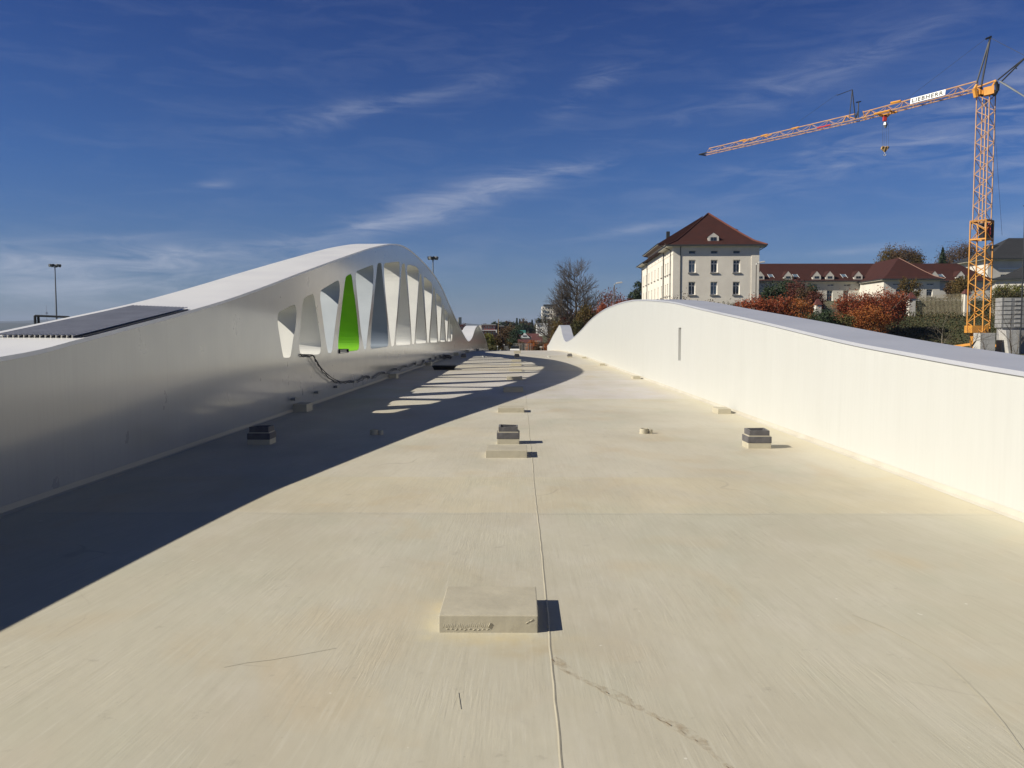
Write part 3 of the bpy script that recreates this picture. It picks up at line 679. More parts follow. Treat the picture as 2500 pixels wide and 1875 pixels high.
zc = lambda p: conv(p, 700, 830, 5.027)
cpath = zc([(168, 180), (240, 180), (300, 184), (335, 202), (375, 262), (430, 345), (520, 432), (600, 486), (680, 512), (740, 508), (790, 498), (850, 503), (915, 478), (960, 446), (990, 440), (1050, 455), (1090, 440), (1150, 398), (1185, 394), (1230, 402), (1275, 380), (1310, 352), (1345, 352), (1385, 358), (1430, 318), (1460, 316), (1500, 322), (1560, 282)])
cp = []
for i, (a, b) in enumerate(cpath):
    q = atX(a, b, XL + (.02 if i < 3 else .06)); cp.append(q)
cp2 = catmull([(p.y, p.z) for p in cp], 5)
tail = []
ylist = [34.0] + bys[8:] + [51.0, 52.5]
r2 = random.Random(4)
for a, b in zip(ylist[:-1], ylist[1:]):
    for k in range(8):
        t = k / 8; z = .34 - .62 * 4 * t * (1 - t) * .36 * (1 + r2.uniform(-.1, .1)); tail.append((a + (b - a) * t, z))
tail.append((52.5, .12))
allp = cp2 + [p for p in tail if p[0] > cp2[-1][0]]
ca = empty('cable', (XL, 18, .3), 'black twin cable sagging out of an opening and along the arched wall', 'cable')
mb = MB(); mb.tube([Vector((XL + .05 if i > 8 else XL + .018, y, z)) for i, (y, z) in enumerate(allp)], .011, 6)
attach(mb.build('strand', CABLE, None, smooth=True), ca)
mb = MB(); mb.tube([Vector((XL + .075 if i > 8 else XL + .03, y + .03, z - .018 - .03 * math.sin(i * .7) ** 2 - (.05 if 14 < i < 36 else 0))) for i, (y, z) in enumerate(allp)], .011, 6)
attach(mb.build('strand', CABLE, None, smooth=True), ca)
mb = MB(); pts = []
for k in range(40):
    a = k * .9; pts.append(Vector((XL + .25 + .2 * math.cos(a), 50.5 + .5 * math.sin(a * .5) + k * .05, .03 + .25 * abs(math.sin(a * .35)) * (1 - k / 60))))
mb.tube(pts, .02, 5); attach(mb.build('loose_end', CABLE, None), ca)
# small steel box hung under the green opening
t = empty('steel_duct', (XL, 22.05, 1.12), 'open grey steel duct end poking out under the green opening', 'duct')
mb = MB(); w = .55; h = .05
mb.box(-.3, .03, -w, w, -h, -h + .010); mb.box(-.3, .03, -w, w, h - .010, h); mb.box(-.3, .03, -w, -w + .06, -h + .010, h - .010); mb.box(-.3, .03, w - .02, w, -h + .010, h - .010)
mb.build('casing', BLACK, t); mb = MB(); mb.box(-.02, -.012, -w + .06, w - .03, -h + .01, h - .01); mb.build('liner', STEEL, t)
# black tub on the deck
t = empty('black_tub', (-3.25, 36.6, 0), 'low black trough with flared rim lying on the deck among the shadow stripes', 'trough')
mb = MB(); a, b, h = .42, .50, .155
for (u0, u1, v0, v1) in ((-1, 1, 0, 0),):
    o4 = [(-a, 0), (a, 0), (a, .55), (-a, .55)]; t4 = [(-b, -.05), (b, -.05), (b, .6), (-b, .6)]
    for i in range(4):
        j = (i + 1) % 4; mb.quad((*o4[i], .002), (*o4[j], .002), (*t4[j], h), (*t4[i], h))
    mb.add([(*q, .03) for q in o4], [(0, 1, 2, 3)])
mb.build('basin', BLACK, t); mb = MB()
for i in range(4):
    j = (i + 1) % 4; mb.bar((*t4[i], h), (*t4[j], h), .016, 6)
mb.build('rim', BLACK, t)
# ---------------------------------------------------------------- corrugated sheet on the left coping
def pl_z(y):
    for (a, za), (b, zb) in zip(PL[:-1], PL[1:]):
        if a <= y <= b: return za + (zb - za) * (y - a) / max(b - a, 1e-6)
    return PL[-1][1]
t = empty('corrugated_sheet', (XL - .6, 10, pl_z(10)), 'grey corrugated plastic sheet lying askew on top of the arched wall', 'corrugated sheet')
mb = MB(); nx = 200; ny = 16; x0, x1 = XL - .05, XL - WL + .22
for j in range(ny + 1):
    for i in range(nx + 1):
        u = i / nx; v = j / ny; x = x0 + (x1 - x0) * u; y = (8.85 + .05 * u) * (1 - v) + (11.85 + .3 * u) * v
        mb.v.append((x, y, pl_z(y) + .034 + .009 * math.sin(u * 2 * math.pi * 16)))
for j in range(ny):
    for i in range(nx):
        a = j * (nx + 1) + i; mb.f.append((a, a + 1, a + nx + 2, a + nx + 1)); mb.m.append(0)
attach(mb.build('sheet', SLAT, None, smooth=True), t)
for i in range(1, 17):
    mb = MB(); u = (i - .25) / 16; x = x0 + (x1 - x0) * u; y = 8.85 + .05 * u - .004
    mb.box(x - .004, x + .004, y - .012, y + .01, pl_z(y) + .008, pl_z(y) + .036)
    attach(mb.build('end_clip', CLAMP, None), t)
mb = MB()
for k in range(11):
    y0 = 8.9 + k * .26; y1 = y0 + .26
    mb.bar((XL - .02, y0, pl_z(y0) + .016), (XL - .02, y1, pl_z(y1) + .016), .011, 4)
attach(mb.build('edge_batten', BLACK, None), t)
# ---------------------------------------------------------------- things beyond the left wall
p0 = atY(84, 772, 34); p1 = atY(167, 774, 34)
t = empty('pipe_railing', (p0.x, p0.y, hgt(p0.x, 34)), 'dark bent pipe railing sticking up behind the corrugated sheet', 'pipe frame')
zb = hgt(p0.x, 34)
mb = MB(); mb.tube([p0 - Vector((0, 0, .02)), p0 + Vector((.05, 0, .02)), p1, p1 + Vector((.15, 0, -.12)), Vector((p1.x + .2, p1.y, zb))], .045, 8); attach(mb.build('top_rail', CRBLACK, None), t)
mb = MB(); mb.bar(p0 + Vector((.02, 0, 0)), (p0.x + .07, p0.y, zb), .05, 8); attach(mb.build('leg', CRBLACK, None), t)
mb = MB(); mb.bar(p0 + Vector((.1, .1, 0)), (p0.x + .22, p0.y + .1, zb), .05, 8); attach(mb.build('leg', CRBLACK, None), t)
def light_mast(px, py, Y, lab, hw=1.5):
    p = atY(px, py, Y); zb = hgt(p.x, Y)
    t = empty('light_mast', (p.x, Y, zb), lab, 'light mast', 'tall floodlight masts beyond the arched wall')
    H = p.z - zb
    mb = MB(); mb.bar((0, 0, 0), (0, 0, H), .34, 10, r2=.14); mb.build('pole', STEEL, t)
    mb = MB(); 
    for i in range(12):
        a = i * math.pi / 6; b = a + math.pi / 6; mb.bar((hw * .6 * math.cos(a), hw * .6 * math.sin(a), H), (hw * .6 * math.cos(b), hw * .6 * math.sin(b), H), .09)
    for a in (0, 2.1, 4.2): mb.bar((0, 0, H - .5), (hw * .6 * math.cos(a), hw * .6 * math.sin(a), H), .07)
    mb.build('ring', CRBLACK, t)
    for i in range(8):
        a = i * math.pi / 4 + .2; c, s = math.cos(a), math.sin(a)
        mb = MB(); q = Vector((hw * .82 * c, hw * .82 * s, H + .35)); mb.bar(q - Vector((c, s, .15)) * .4, q + Vector((c, s, -.5)) * .4, .34, 6, r2=.44)
        mb.build('floodlight', STEEL if i % 2 else CRBLACK, t)
light_mast(134, 650, 250, 'leftmost tall floodlight mast behind the corrugated sheet'); light_mast(1057, 632, 225, 'tall floodlight mast rising beyond the descending end of the big arch', 1.2)
p = atY(113, 745, 3800); t = empty('radio_mast', (p.x, 3800, 20), 'hair-thin radio mast on the far hill beside the pipe frame', 'radio mast')
mb = MB(); mb.bar((0, 0, 0), (0, 0, p.z - 20), 2.2, 4, r2=.8); mb.build('shaft', mat('hazy_grey', (.2, .2, .22)), t)
mb = MB(); mb.bar((0, 0, (p.z - 20) * .62), (0, 0, (p.z - 20) * .70), 5, 6); mb.build('drum', mat('hazy_grey', (.2, .2, .22)), t)
# ---------------------------------------------------------------- buildings
def facade(mb, o, u, w, z0, z1, holes, nrm, depth=.22, mi=0, mir=0):
    """rectangular wall from o along u (unit), holes = (u0,u1,za,zb), reveals go inward (-nrm)"""
    o = Vector(o); u = Vector(u); nrm = Vector(nrm)
    us = sorted(set([0, w] + [h[0] for h in holes] + [h[1] for h in holes])); zs = sorted(set([z0, z1] + [h[2] for h in holes] + [h[3] for h in holes]))
    us = [a for a in us if 0 <= a <= w]; zs = [a for a in zs if z0 <= a <= z1]
    P = lambda a, z, d=0: tuple(o + u * a + Vector((0, 0, z - o.z)) - nrm * d)
    for a, b in zip(us[:-1], us[1:]):
        for c, d in zip(zs[:-1], zs[1:]):
            m = ((a + b) / 2, (c + d) / 2)
            if any(h[0] < m[0] < h[1] and h[2] < m[1] < h[3] for h in holes): continue
            mb.quad(P(a, c), P(b, c), P(b, d), P(a, d), mi)
    for a, b, c, d in holes:
        for (p, q) in (((a, c), (a, d)), ((b, c), (b, d)), ((a, c), (b, c)), ((a, d), (b, d))):
            mb.quad(P(*p), P(*q), P(*q, depth), P(*p, depth), mir)
def window(o, u, nrm, h, parent, depth=.16, tbar=True, sill=True, glass=None, fw=.075):
    o = Vector(o); u = Vector(u); nrm = Vector(nrm); a, b, c, d = h
    P = lambda x, z, dd: o + u * x + Vector((0, 0, z - o.z)) - nrm * dd
    mb = MB(); dd = depth - .03
    def bar_(x0, zz0, x1, zz1):
        vs = [P(x0, zz0, dd), P(x1, zz0, dd), P(x1, zz1, dd), P(x0, zz1, dd), P(x0, zz0, dd + .05), P(x1, zz0, dd + .05), P(x1, zz1, dd + .05), P(x0, zz1, dd + .05)]
        mb.add(vs, [(0, 1, 2, 3), (0, 1, 5, 4), (1, 2, 6, 5), (2, 3, 7, 6), (3, 0, 4, 7)])
    bar_(a, c, a + fw, d); bar_(b - fw, c, b, d); bar_(a + fw, c, b - fw, c + fw); bar_(a + fw, d - fw, b - fw, d)
    if tbar:
        m = (a + b) / 2; bar_(m - fw * .45, c + fw, m + fw * .45, d - fw); zt = c + (d - c) * .67; bar_(a + fw, zt, m - fw * .45, zt + fw * .8); bar_(m + fw * .45, zt, b - fw, zt + fw * .8)
    wn = mb.build('window', WHITEW, parent)
    mb = MB(); mb.quad(P(a, c, depth), P(b, c, depth), P(b, d, depth), P(a, d, depth)); mb.build('pane', glass or GLASS, wn)
    if sill:
        mb = MB(); vs = []
        for x in (a - .12, b + .12):
            for e in (-.14, .02):
                for z in (c - .14, c - .004): vs.append(P(x, z, e))
        mb.add(vs, [(0, 1, 3, 2), (4, 6, 7, 5), (0, 4, 5, 1), (2, 3, 7, 6), (1, 5, 7, 3), (0, 2, 6, 4)]); mb.build('sill', SILLM, wn)
    return wn
def hip_roof(x0, x1, y0, y1, ze, zr, hipx0=None, hipx1=None, axis='y', flare=.12, th=.14, lo=None, hi=None):
    """hip roof over rectangle incl. overhang; ridge along 'axis'; lo/hi = where ridge starts/ends"""
    mb = MB()
    if axis == 'y':
        xm = (x0 + x1) / 2; A = (xm, lo, zr); B = (xm, hi, zr)
    else:
        ym = (y0 + y1) / 2; A = (lo, ym, zr); B = (hi, ym, zr)
    c = [(x0, y0, ze), (x1, y0, ze), (x1, y1, ze), (x0, y1, ze)]
    def prof_face(e0, e1, r0, r1):
        fr = [(0, 0), (.22, .14), (.45, .38), (1, 1)]; rows = []
        for (t, h) in fr:
            a = Vector(e0).lerp(Vector(r0), t); b = Vector(e1).lerp(Vector(r1), t); a.z = ze + (zr - ze) * h; b.z = ze + (zr - ze) * h; rows.append((a, b))
        for (a, b), (d, e) in zip(rows[:-1], rows[1:]): mb.quad(a, b, e, d)
    if axis == 'y':
        prof_face(c[0], c[1], A, A); prof_face(c[1], c[2], A, B); prof_face(c[2], c[3], B, B); prof_face(c[3], c[0], B, A)
    else:
        prof_face(c[0], c[1], A, B); prof_face(c[1], c[2], B, B); prof_face(c[2], c[3], B, A); prof_face(c[3], c[0], A, A)
    mb.add([(x, y, ze - .02) for x, y, z in c], [(3, 2, 1, 0)])
    return mb
def soffit(mb, x0, x1, y0, y1, ze, th=.16):
    mb.box(x0 + .04, x1 - .04, y0 + .04, y1 - .04, ze - th - .02, ze - .025)
def eave(parent, x0, x1, y0, y1, ze, gut=True):
    mb = MB(); soffit(mb, x0, x1, y0, y1, ze); mb.build('soffit', CREAM2, parent)
    if gut:
        mb = MB(); z = ze - .03
        for a, b in (((x0, y0), (x1, y0)), ((x1, y0), (x1, y1)), ((x1, y1), (x0, y1)), ((x0, y1), (x0, y0))): mb.bar((*a, z), (*b, z), .085, 6)
        mb.build('gutter', GUTTER, parent)
# main building, local frame: x to the right, y away, origin at the near left corner
BX, BY, BR = 21.45, 120, R(-1.7)
B = empty('main_building', (BX, BY, 0), 'three-storey cream building with steep dark red hip roof behind the sunny wall', 'building', rz=BR)
WB, E1, E2, RZ = 11.9, 13.75, 14.9, 19.0
fz = lambda py: atY(1740, py, 120).z
fu = lambda px: (atY(px, 700, 120).x - BX) / math.cos(BR)
rows = [(fz(665.6), fz(634.6)), (fz(719.6), fz(688)), (fz(774), fz(742.7)), (fz(828), fz(797))]
cols_ = [(fu(1680.5), fu(1697.3)), (fu(1734), fu(1750.7)), (fu(1788), fu(1804.8))]
small = (fz(619.5), fz(612))
H_front = [(a, b, c, d) for a, b in cols_ for c, d in rows] + [(a, b, small[0], small[1]) for a, b in cols_]
sidecols = [2.6, 5, 7.2] + [11, 15, 19, 23, 27] + [31.5, 35]
H_side = []
for s in sidecols:
    for c, d in rows: H_side.append((s - .5, s + .5, c, d))
    H_side.append((s - .32, s + .32, small[0], small[1]))
for s in sidecols[3:8]: H_side.append((s - .32, s + .32, 14.1, 14.5))
mb = MB()
facade(mb, (0, 0, 0), (1, 0, 0), WB, 1.0, E1, H_front, (0, -1, 0), .3)
facade(mb, (0, 9, 0), (0, -1, 0), 9, 1.0, E1, [(9 - b, 9 - a, c, d) for a, b, c, d in H_side if b < 9], (-1, 0, 0), .3)
facade(mb, (-.06, 29, 0), (0, -1, 0), 20, 1.0, E2, [(29 - b, 29 - a, c, d) for a, b, c, d in H_side if 9 < a < 28.9], (-1, 0, 0), .3)
facade(mb, (0, 38, 0), (0, -1, 0), 9, 1.0, E1, [(38 - b, 38 - a, c, d) for a, b, c, d in H_side if a > 29], (-1, 0, 0), .3)
mb.quad((WB, 0, 1), (WB, 38, 1), (WB, 38, E1), (WB, 0, E1)); mb.quad((0, 38, 1), (WB, 38, 1), (WB, 38, E1), (0, 38, E1))
mb.quad((-.06, 9, 1), (0, 9, 1), (0, 9, E2), (-.06, 9, E2)); mb.quad((0, 9, E1), (3, 9, E1), (3, 9, E2), (0, 9, E2)); mb.quad((0, 29, E1), (3, 29, E1), (3, 29, E2), (0, 29, E2))
mb.build('wall', CREAM, B)
mb = MB(); mb.box(WB - 1.05, WB + .02, -.06, .0, 1, E1 - .2); mb.build('corner_pilaster', CREAM, B)
for i, h in enumerate(H_front):
    if h[3] - h[2] > 1: window((0, 0, 0), (1, 0, 0), (0, -1, 0), h, B, .3, glass=GLASSB if i in (0, 5) else GLASS, fw=.10)
    else: window((0, 0, 0), (1, 0, 0), (0, -1, 0), h, B, .3, tbar=False, sill=False, fw=.05)
for h in H_side:
    tall = h[3] - h[2] > 1; x0 = -.06 if 9 < h[0] < 29 else 0
    window((x0, 40, 0), (0, -1, 0), (-1, 0, 0), (40 - h[1], 40 - h[0], h[2], h[3]), B, .2, tbar=tall, sill=tall, fw=.10 if tall else .04)
mb = MB(); mb.box(-.10, -.065, 9.1, 28.9, 12.55, 12.70); mb.box(-.05, -.003, .2, 8.9, 12.55, 12.7); mb.build('string_course', CREAM, B)
O = .95
rf = hip_roof(-O, WB + O, -.62, 39, E1, RZ, lo=6.2, hi=32).build('roof', TILE, B)
mb = MB()  # raised eaves strip over the taller middle section
mb.quad((-O, 9, E2 + .02), (-O, 29, E2 + .02), (WB / 2 - .2, 29, RZ + .03), (WB / 2 - .2, 9, RZ + .03))
mb.add([(-O, 9, E2 + .02), (WB / 2 - .2, 9, RZ + .03), (2.6, 9, E1 + .3), (-O, 9, E2 - .15)], [(0, 1, 2, 3)])
mb.add([(-O, 29, E2 + .02), (WB / 2 - .2, 29, RZ + .03), (2.6, 29, E1 + .3), (-O, 29, E2 - .15)], [(0, 1, 2, 3)])
mb.build('middle_roof', TILE, B)
mb = MB(); mb.box(-O + .03, 0, 9, 29, E2 - .15, E2); mb.build('soffit', CREAM2, B)
mb = MB(); mb.bar((-O, 9, E2), (-O, 29, E2), .09, 6); mb.build('gutter', GUTTER, B)
eave(B, -O, WB + O, -.62, 9, E1); eave(B, -O, WB + O, 29.05, 39, E1)
mb = MB()
for k in range(60):  # ridge tiles on the right hip
    t0 = k / 60
    def hp(t):
        f = [(0, 0), (.22, .14), (.45, .38), (1, 1)]
        for (a, ha), (b, hb) in zip(f[:-1], f[1:]):
            if a <= t <= b: h = ha + (hb - ha) * (t - a) / (b - a); break
        return Vector((WB + O, -.62, 0)).lerp(Vector((WB / 2, 6.2, 0)), t) + Vector((0, 0, E1 + (RZ - E1) * h + .02))
    mb.bar(hp(t0), hp(min(1, t0 + .019)), .13, 6, r2=.09)
mb.build('hip_ridge_tiles', TILEEDGE, B)
mb = MB()
for k in range(30):
    t0 = k / 30
    a = Vector((-O, -.62, 0)); 
    def hp2(t):
        f = [(0, 0), (.22, .14), (.45, .38), (1, 1)]
        for (a_, ha), (b_, hb) in zip(f[:-1], f[1:]):
            if a_ <= t <= b_: h = ha + (hb - ha) * (t - a_) / (b_ - a_); break
        return Vector((-O, -.62, 0)).lerp(Vector((WB / 2, 6.2, 0)), t) + Vector((0, 0, E1 + (RZ - E1) * h + .02))
    mb.bar(hp2(t0), hp2(min(1, t0 + .036)), .12, 6, r2=.10)
mb.build('hip_ridge_tiles', TILE, B)
def dormer(parent, x, y, z0, w, hw, hg, depth, win=True, cheek=CREAM2):
    """front face at local y, base z0, wall height hw, gable rise hg"""
    mb = MB(); a = w / 2
    mb.add([(x - a, y, z0), (x + a, y, z0), (x + a, y, z0 + hw), (x, y, z0 + hw + hg), (x - a, y, z0 + hw)], [(0, 1, 2, 3, 4)])
    mb.quad((x - a, y, z0), (x - a, y + depth, z0 + hw), (x - a, y + depth, z0 + hw), (x - a, y, z0 + hw))
    mb.v = mb.v[:5]; mb.f = mb.f[:1]; mb.m = mb.m[:1]
    mb.add([(x - a, y, z0), (x - a, y + depth, z0), (x - a, y + depth, z0 + hw), (x - a, y, z0 + hw)], [(0, 1, 2, 3)])
    mb.add([(x + a, y, z0), (x + a, y + depth, z0), (x + a, y + depth, z0 + hw), (x + a, y, z0 + hw)], [(0, 1, 2, 3)])
    d = mb.build('dormer', cheek, parent)
    mb = MB(); o = w * .10; e = .05; zt = z0 + hw + hg
    for s in (-1, 1):
        ex = x + s * (a + o); ez = z0 + hw - o * hg / a
        mb.add([(ex, y - .015, ez), (x, y - .015, zt), (x, y + depth, zt), (ex, y + depth, ez), (ex, y - .015, ez + e), (x, y - .015, zt + e), (x, y + depth, zt + e), (ex, y + depth, ez + e)],
               [(0, 1, 5, 4), (4, 5, 6, 7), (0, 3, 2, 1), (0, 4, 7, 3)])
    mb.build('dormer_roof', TILE, d)
    if win:
        mb = MB(); ww = w * .28; mb.box(x - ww, x - .02, y - .02, y - .004, z0 + hw * .28, z0 + hw * .88); mb.box(x + .02, x + ww, y - .02, y - .004, z0 + hw * .28, z0 + hw * .88); mb.build('pane', GLASS, d)
ddx = (atY(1741, 590, 122).x - BX)
p = atY(1741, 591.8, 120.7); p2 = atY(1741, 569, 120.7)
dormer(B, p.x - BX, .75, p.z, 1.5, (p2.z - p.z) * .62, (p2.z - p.z) * .42, 3)
mb = MB(); mb.box(WB - 2.1, WB - .9, 9.5, 10.8, 15.2, 17.0); mb.add([(WB - 2.2, 9.4, 17.0), (WB - .8, 9.4, 17), (WB - .8, 10.9, 17), (WB - 2.2, 10.9, 17), (WB - 1.5, 10.1, 17.35)], [(0, 1, 4), (1, 2, 4), (2, 3, 4), (3, 0, 4)]); mb.build('roof_hatch', TILE, B)
mb = MB(); mb.box(.9, 1.4, 13, 13.6, 16, 17.2); mb.build('chimney', GUTTER, B)
mb = MB()
for (x, y, z1_) in ((1.02, -.055, E1 - .3), ):
    mb.bar((x, y, 1), (x, y, z1_), .045, 6); mb.bar((x, y, z1_), (x, -.55, E1 - .08), .06, 6)
mb.build('downpipe', GUTTER, B)
for (y, zt) in ((.5 + 1.2, E1), (8.95, E2), (29.05, E1), (37.2, E1)):
    mb = MB(); mb.bar((-.14, y, 1), (-.14, y, zt - .5), .07, 6); mb.bar((-.14, y, zt - .5), (-O, y, zt - .12), .06, 6); mb.build('downpipe', GUTTER, B)
mb = MB(); mb.bar((WB + .1, .3, E1 - .7), (WB + O, -.4, E1 - .15), .06, 6); mb.build('downpipe', GUTTER, B)
# long low wing
LX0, LX1, LY = 37, 84, 150.6
B = empty('long_building', (LX0, LY, 0), 'long low building with dark red roof and small white dormers behind the autumn bushes', 'building')
EZ = atY(2000, 686, 150).z; RZ2 = atY(2000, 643.5, 156).z
lu = lambda px: atY(px, 700, LY).x - LX0
lz = lambda py: atY(2050, py, LY).z
Hh = [(lu(c) - .55, lu(c) + .55, lz(698), lz(693.5)) for c in (1905, 1945, 1985, 2028, 2068, 2107.6)] + [(lu(c) - .5, lu(c) + .5, lz(735), lz(709)) for c in (1900, 1940, 1985, 2026, 2066, 2106)] 
Hh += [(lu(2314) - .45, lu(2314) + .45, lz(698), lz(693))]
mb = MB(); facade(mb, (0, 0, 0), (1, 0, 0), LX1 - LX0 - .5, 1, EZ, Hh, (0, -1, 0), .25)
mb.quad((0, 0, 1), (0, 10.5, 1), (0, 10.5, EZ), (0, 0, EZ)); mb.quad((LX1 - LX0 - .5, 0, 1), (LX1 - LX0 - .5, 10.5, 1), (LX1 - LX0 - .5, 10.5, EZ), (LX1 - LX0 - .5, 0, EZ)); mb.quad((0, 10.5, 1), (LX1 - LX0 - .5, 10.5, 1), (LX1 - LX0 - .5, 10.5, EZ), (0, 10.5, EZ))
mb.build('wall', CREAM2, B)
for h in Hh: window((0, 0, 0), (1, 0, 0), (0, -1, 0), h, B, .25, tbar=True, sill=h[3] - h[2] > 1, fw=.05)
hip_roof(-.6, LX1 - LX0, -.6, 11.4, EZ, RZ2, axis='x', lo=4, hi=atY(2337, 647, 156).x - LX0).build('roof', TILE, B)
eave(B, -.6, LX1 - LX0, -.6, 11.4, EZ)
for c in (1855.5, 1923.6, 1993.5, 2025.6, 2095, 2281, 2345):
    q = atY(c, 679.5, 151.0); dormer(B, q.x - LX0, .30, EZ + .30, 1.45, .66, .84, 2.8)
for c in (1884, 2063, 1945, 2301):
    q = atY(c, 676, 151.8); x = q.x - LX0
    mb = MB(); mb.add([(x - .4, .95, EZ + .62), (x + .4, .95, EZ + .62), (x + .3, 2.1, EZ + 1.35), (x - .5, 2.1, EZ + 1.35)], [(0, 1, 2, 3)]); sk = mb.build('skylight', GLASSB, B)
    mb = MB(); mb.bar((x + .42, .93, EZ + .62), (x + .32, 2.12, EZ + 1.37), .03); mb.bar((x - .42, .93, EZ + .62), (x - .52, 2.12, EZ + 1.37), .03); mb.build('frame', WHITEW, sk)
# projecting wing of the long building
px0 = atY(2154, 690, 140).x; px1 = atY(2307, 690, 140).x
w = px1 - px0 - 1.0; EZ3 = atY(2200, 681, 140).z; x0 = px0 + .5 - LX0; y0 = 140.6 - LY
gz = lambda py: atY(2200, py, 140.6).z
Hh = [(1.5, 2.7, gz(696), gz(691.5)), (4.4, 5.6, gz(696), gz(691.5)), (7, 8.2, gz(696), gz(691.5)), (7.0, 8.0, gz(724), gz(706)), (2, 3, gz(724), gz(706))]
mb = MB(); facade(mb, (x0, y0, 0), (1, 0, 0), w, 1, EZ3, Hh, (0, -1, 0), .25)
mb.quad((x0, y0, 1), (x0, y0 + 12, 1), (x0, y0 + 12, EZ3), (x0, y0, EZ3)); mb.quad((x0 + w, y0, 1), (x0 + w, y0 + 12, 1), (x0 + w, y0 + 12, EZ3), (x0 + w, y0, EZ3)); mb.build('wing_wall', CREAM2, B)
for h in Hh: window((x0, y0, 0), (1, 0, 0), (0, -1, 0), h, B, .25, tbar=True, sill=h[3] - h[2] > 1, fw=.05)
hip_roof(x0 - .5, x0 + w + .5, y0 - .6, y0 + 14.6, EZ3, RZ2 + .12, axis='y', lo=y0 + 5.2, hi=y0 + 14.5).build('wing_roof', TILE, B)
eave(B, x0 - .5, x0 + w + .5, y0 - .6, y0 + 9, EZ3)
mb = MB(); 
f_ = [(0, 0), (.22, .14), (.45, .38), (1, 1)]
e_ = [Vector((x0 + w + .5, y0 - .6, 0)).lerp(Vector((x0 + w / 2, y0 + 5.2, 0)), t_) + Vector((0, 0, EZ3 + (RZ2 + .12 - EZ3) * h_ + .02)) for t_, h_ in f_]
mb.tube(e_, .06, 5); mb.build('hip_ridge_tiles', mat('pinkish_ridge_tile', (.30, .17, .13), .8), B)
# large slate-roofed building on the right
SY = 165; sx0 = atY(2412, 640, SY).x
B = empty('slate_building', (sx0, SY, 0), 'large pale building with dark slate hip roof behind the crane mast', 'building')
ez = atY(2450, 632, SY).z; rz = atY(2462, 582.6, SY + 7.5).z; sz = lambda py: atY(2450, py, SY).z
mb = MB(); Hs = [(2.5, 3.5, sz(690), sz(670)), (6.5, 7.5, sz(690), sz(670)), (10.5, 11.5, sz(690), sz(670))]
facade(mb, (0, 0, 0), (1, 0, 0), 26, 1, ez, Hs, (0, -1, 0), .25)
facade(mb, (0, 12.5, 0), (0, -1, 0), 12.5, 1, ez, [(1.8, 2.7, ez - 1.6, ez - 1.0), (5, 5.9, ez - 1.6, ez - 1.0), (8.5, 9.6, ez - 5.6, ez - 3.6), (4.8, 5.9, ez - 5.6, ez - 3.6)], (-1, 0, 0), .25)
mb.quad((26, 0, 1), (26, 12.5, 1), (26, 12.5, ez), (26, 0, ez)); mb.quad((0, 12.5, 1), (26, 12.5, 1), (26, 12.5, ez), (0, 12.5, ez)); mb.build('wall', CREAM2, B)
for h in Hs: window((0, 0, 0), (1, 0, 0), (0, -1, 0), h, B, .25)
for h in [(1.8, 2.7, ez - 1.6, ez - 1.0), (5, 5.9, ez - 1.6, ez - 1.0), (8.5, 9.6, ez - 5.6, ez - 3.6), (4.8, 5.9, ez - 5.6, ez - 3.6)]: window((0, 12.5, 0), (0, -1, 0), (-1, 0, 0), h, B, .25, tbar=False, sill=False)
hip_roof(-1.2, 27.2, -1.0, 14, ez, rz, axis='x', lo=atY(2462, 600, SY + 6.5).x - sx0, hi=20).build('roof', SLATE, B)
eave(B, -1.2, 27.2, -1.0, 14, ez)
mb = MB(); mb.box(3, 5.6, 5, 7.5, ez + 1.6, ez + 3.1); mb.build('chimney', GUTTER, B)
mb = MB(); mb.box(2.0, 14, -.18, -.002, sz(658), sz(655)); mb.build('string_course', WHITEW, B)
# smaller slate roof in front on the right edge
SY = 104; sx0 = atY(2432, 680, SY).x
B = empty('slate_house', (sx0, SY, 0), 'lower slate-roofed house at the right edge above the yellow-green shrubs', 'house', rz=R(-25))
ez = atY(2450, 681, SY).z
mb = MB(); Hs = [(2.2, 3.0, ez - 1.9, ez - .9), (4.2, 5.0, ez - 1.9, ez - .9)]; facade(mb, (0, 0, 0), (1, 0, 0), 12, 1, ez, Hs, (0, -1, 0), .2); facade(mb, (0, 9, 0), (0, -1, 0), 9, 1, ez, [], (-1, 0, 0)); mb.quad((12, 0, 1), (12, 9, 1), (12, 9, ez), (12, 0, ez)); mb.quad((0, 9, 1), (12, 9, 1), (12, 9, ez), (0, 9, ez)); mb.build('wall', CREAM2, B)
for h in Hs: window((0, 0, 0), (1, 0, 0), (0, -1, 0), h, B, .2)
hip_roof(-.5, 12.5, -.5, 9.5, ez, ez + 3.0, axis='x', lo=5.5, hi=8).build('roof', SLATE, B); eave(B, -.5, 12.5, -.5, 9.5, ez)
# ---------------------------------------------------------------- town straight ahead
def ext(px, Y): return atY(px, 812, Y).x
def zz(py, Y): return atY(1268, py, Y).z
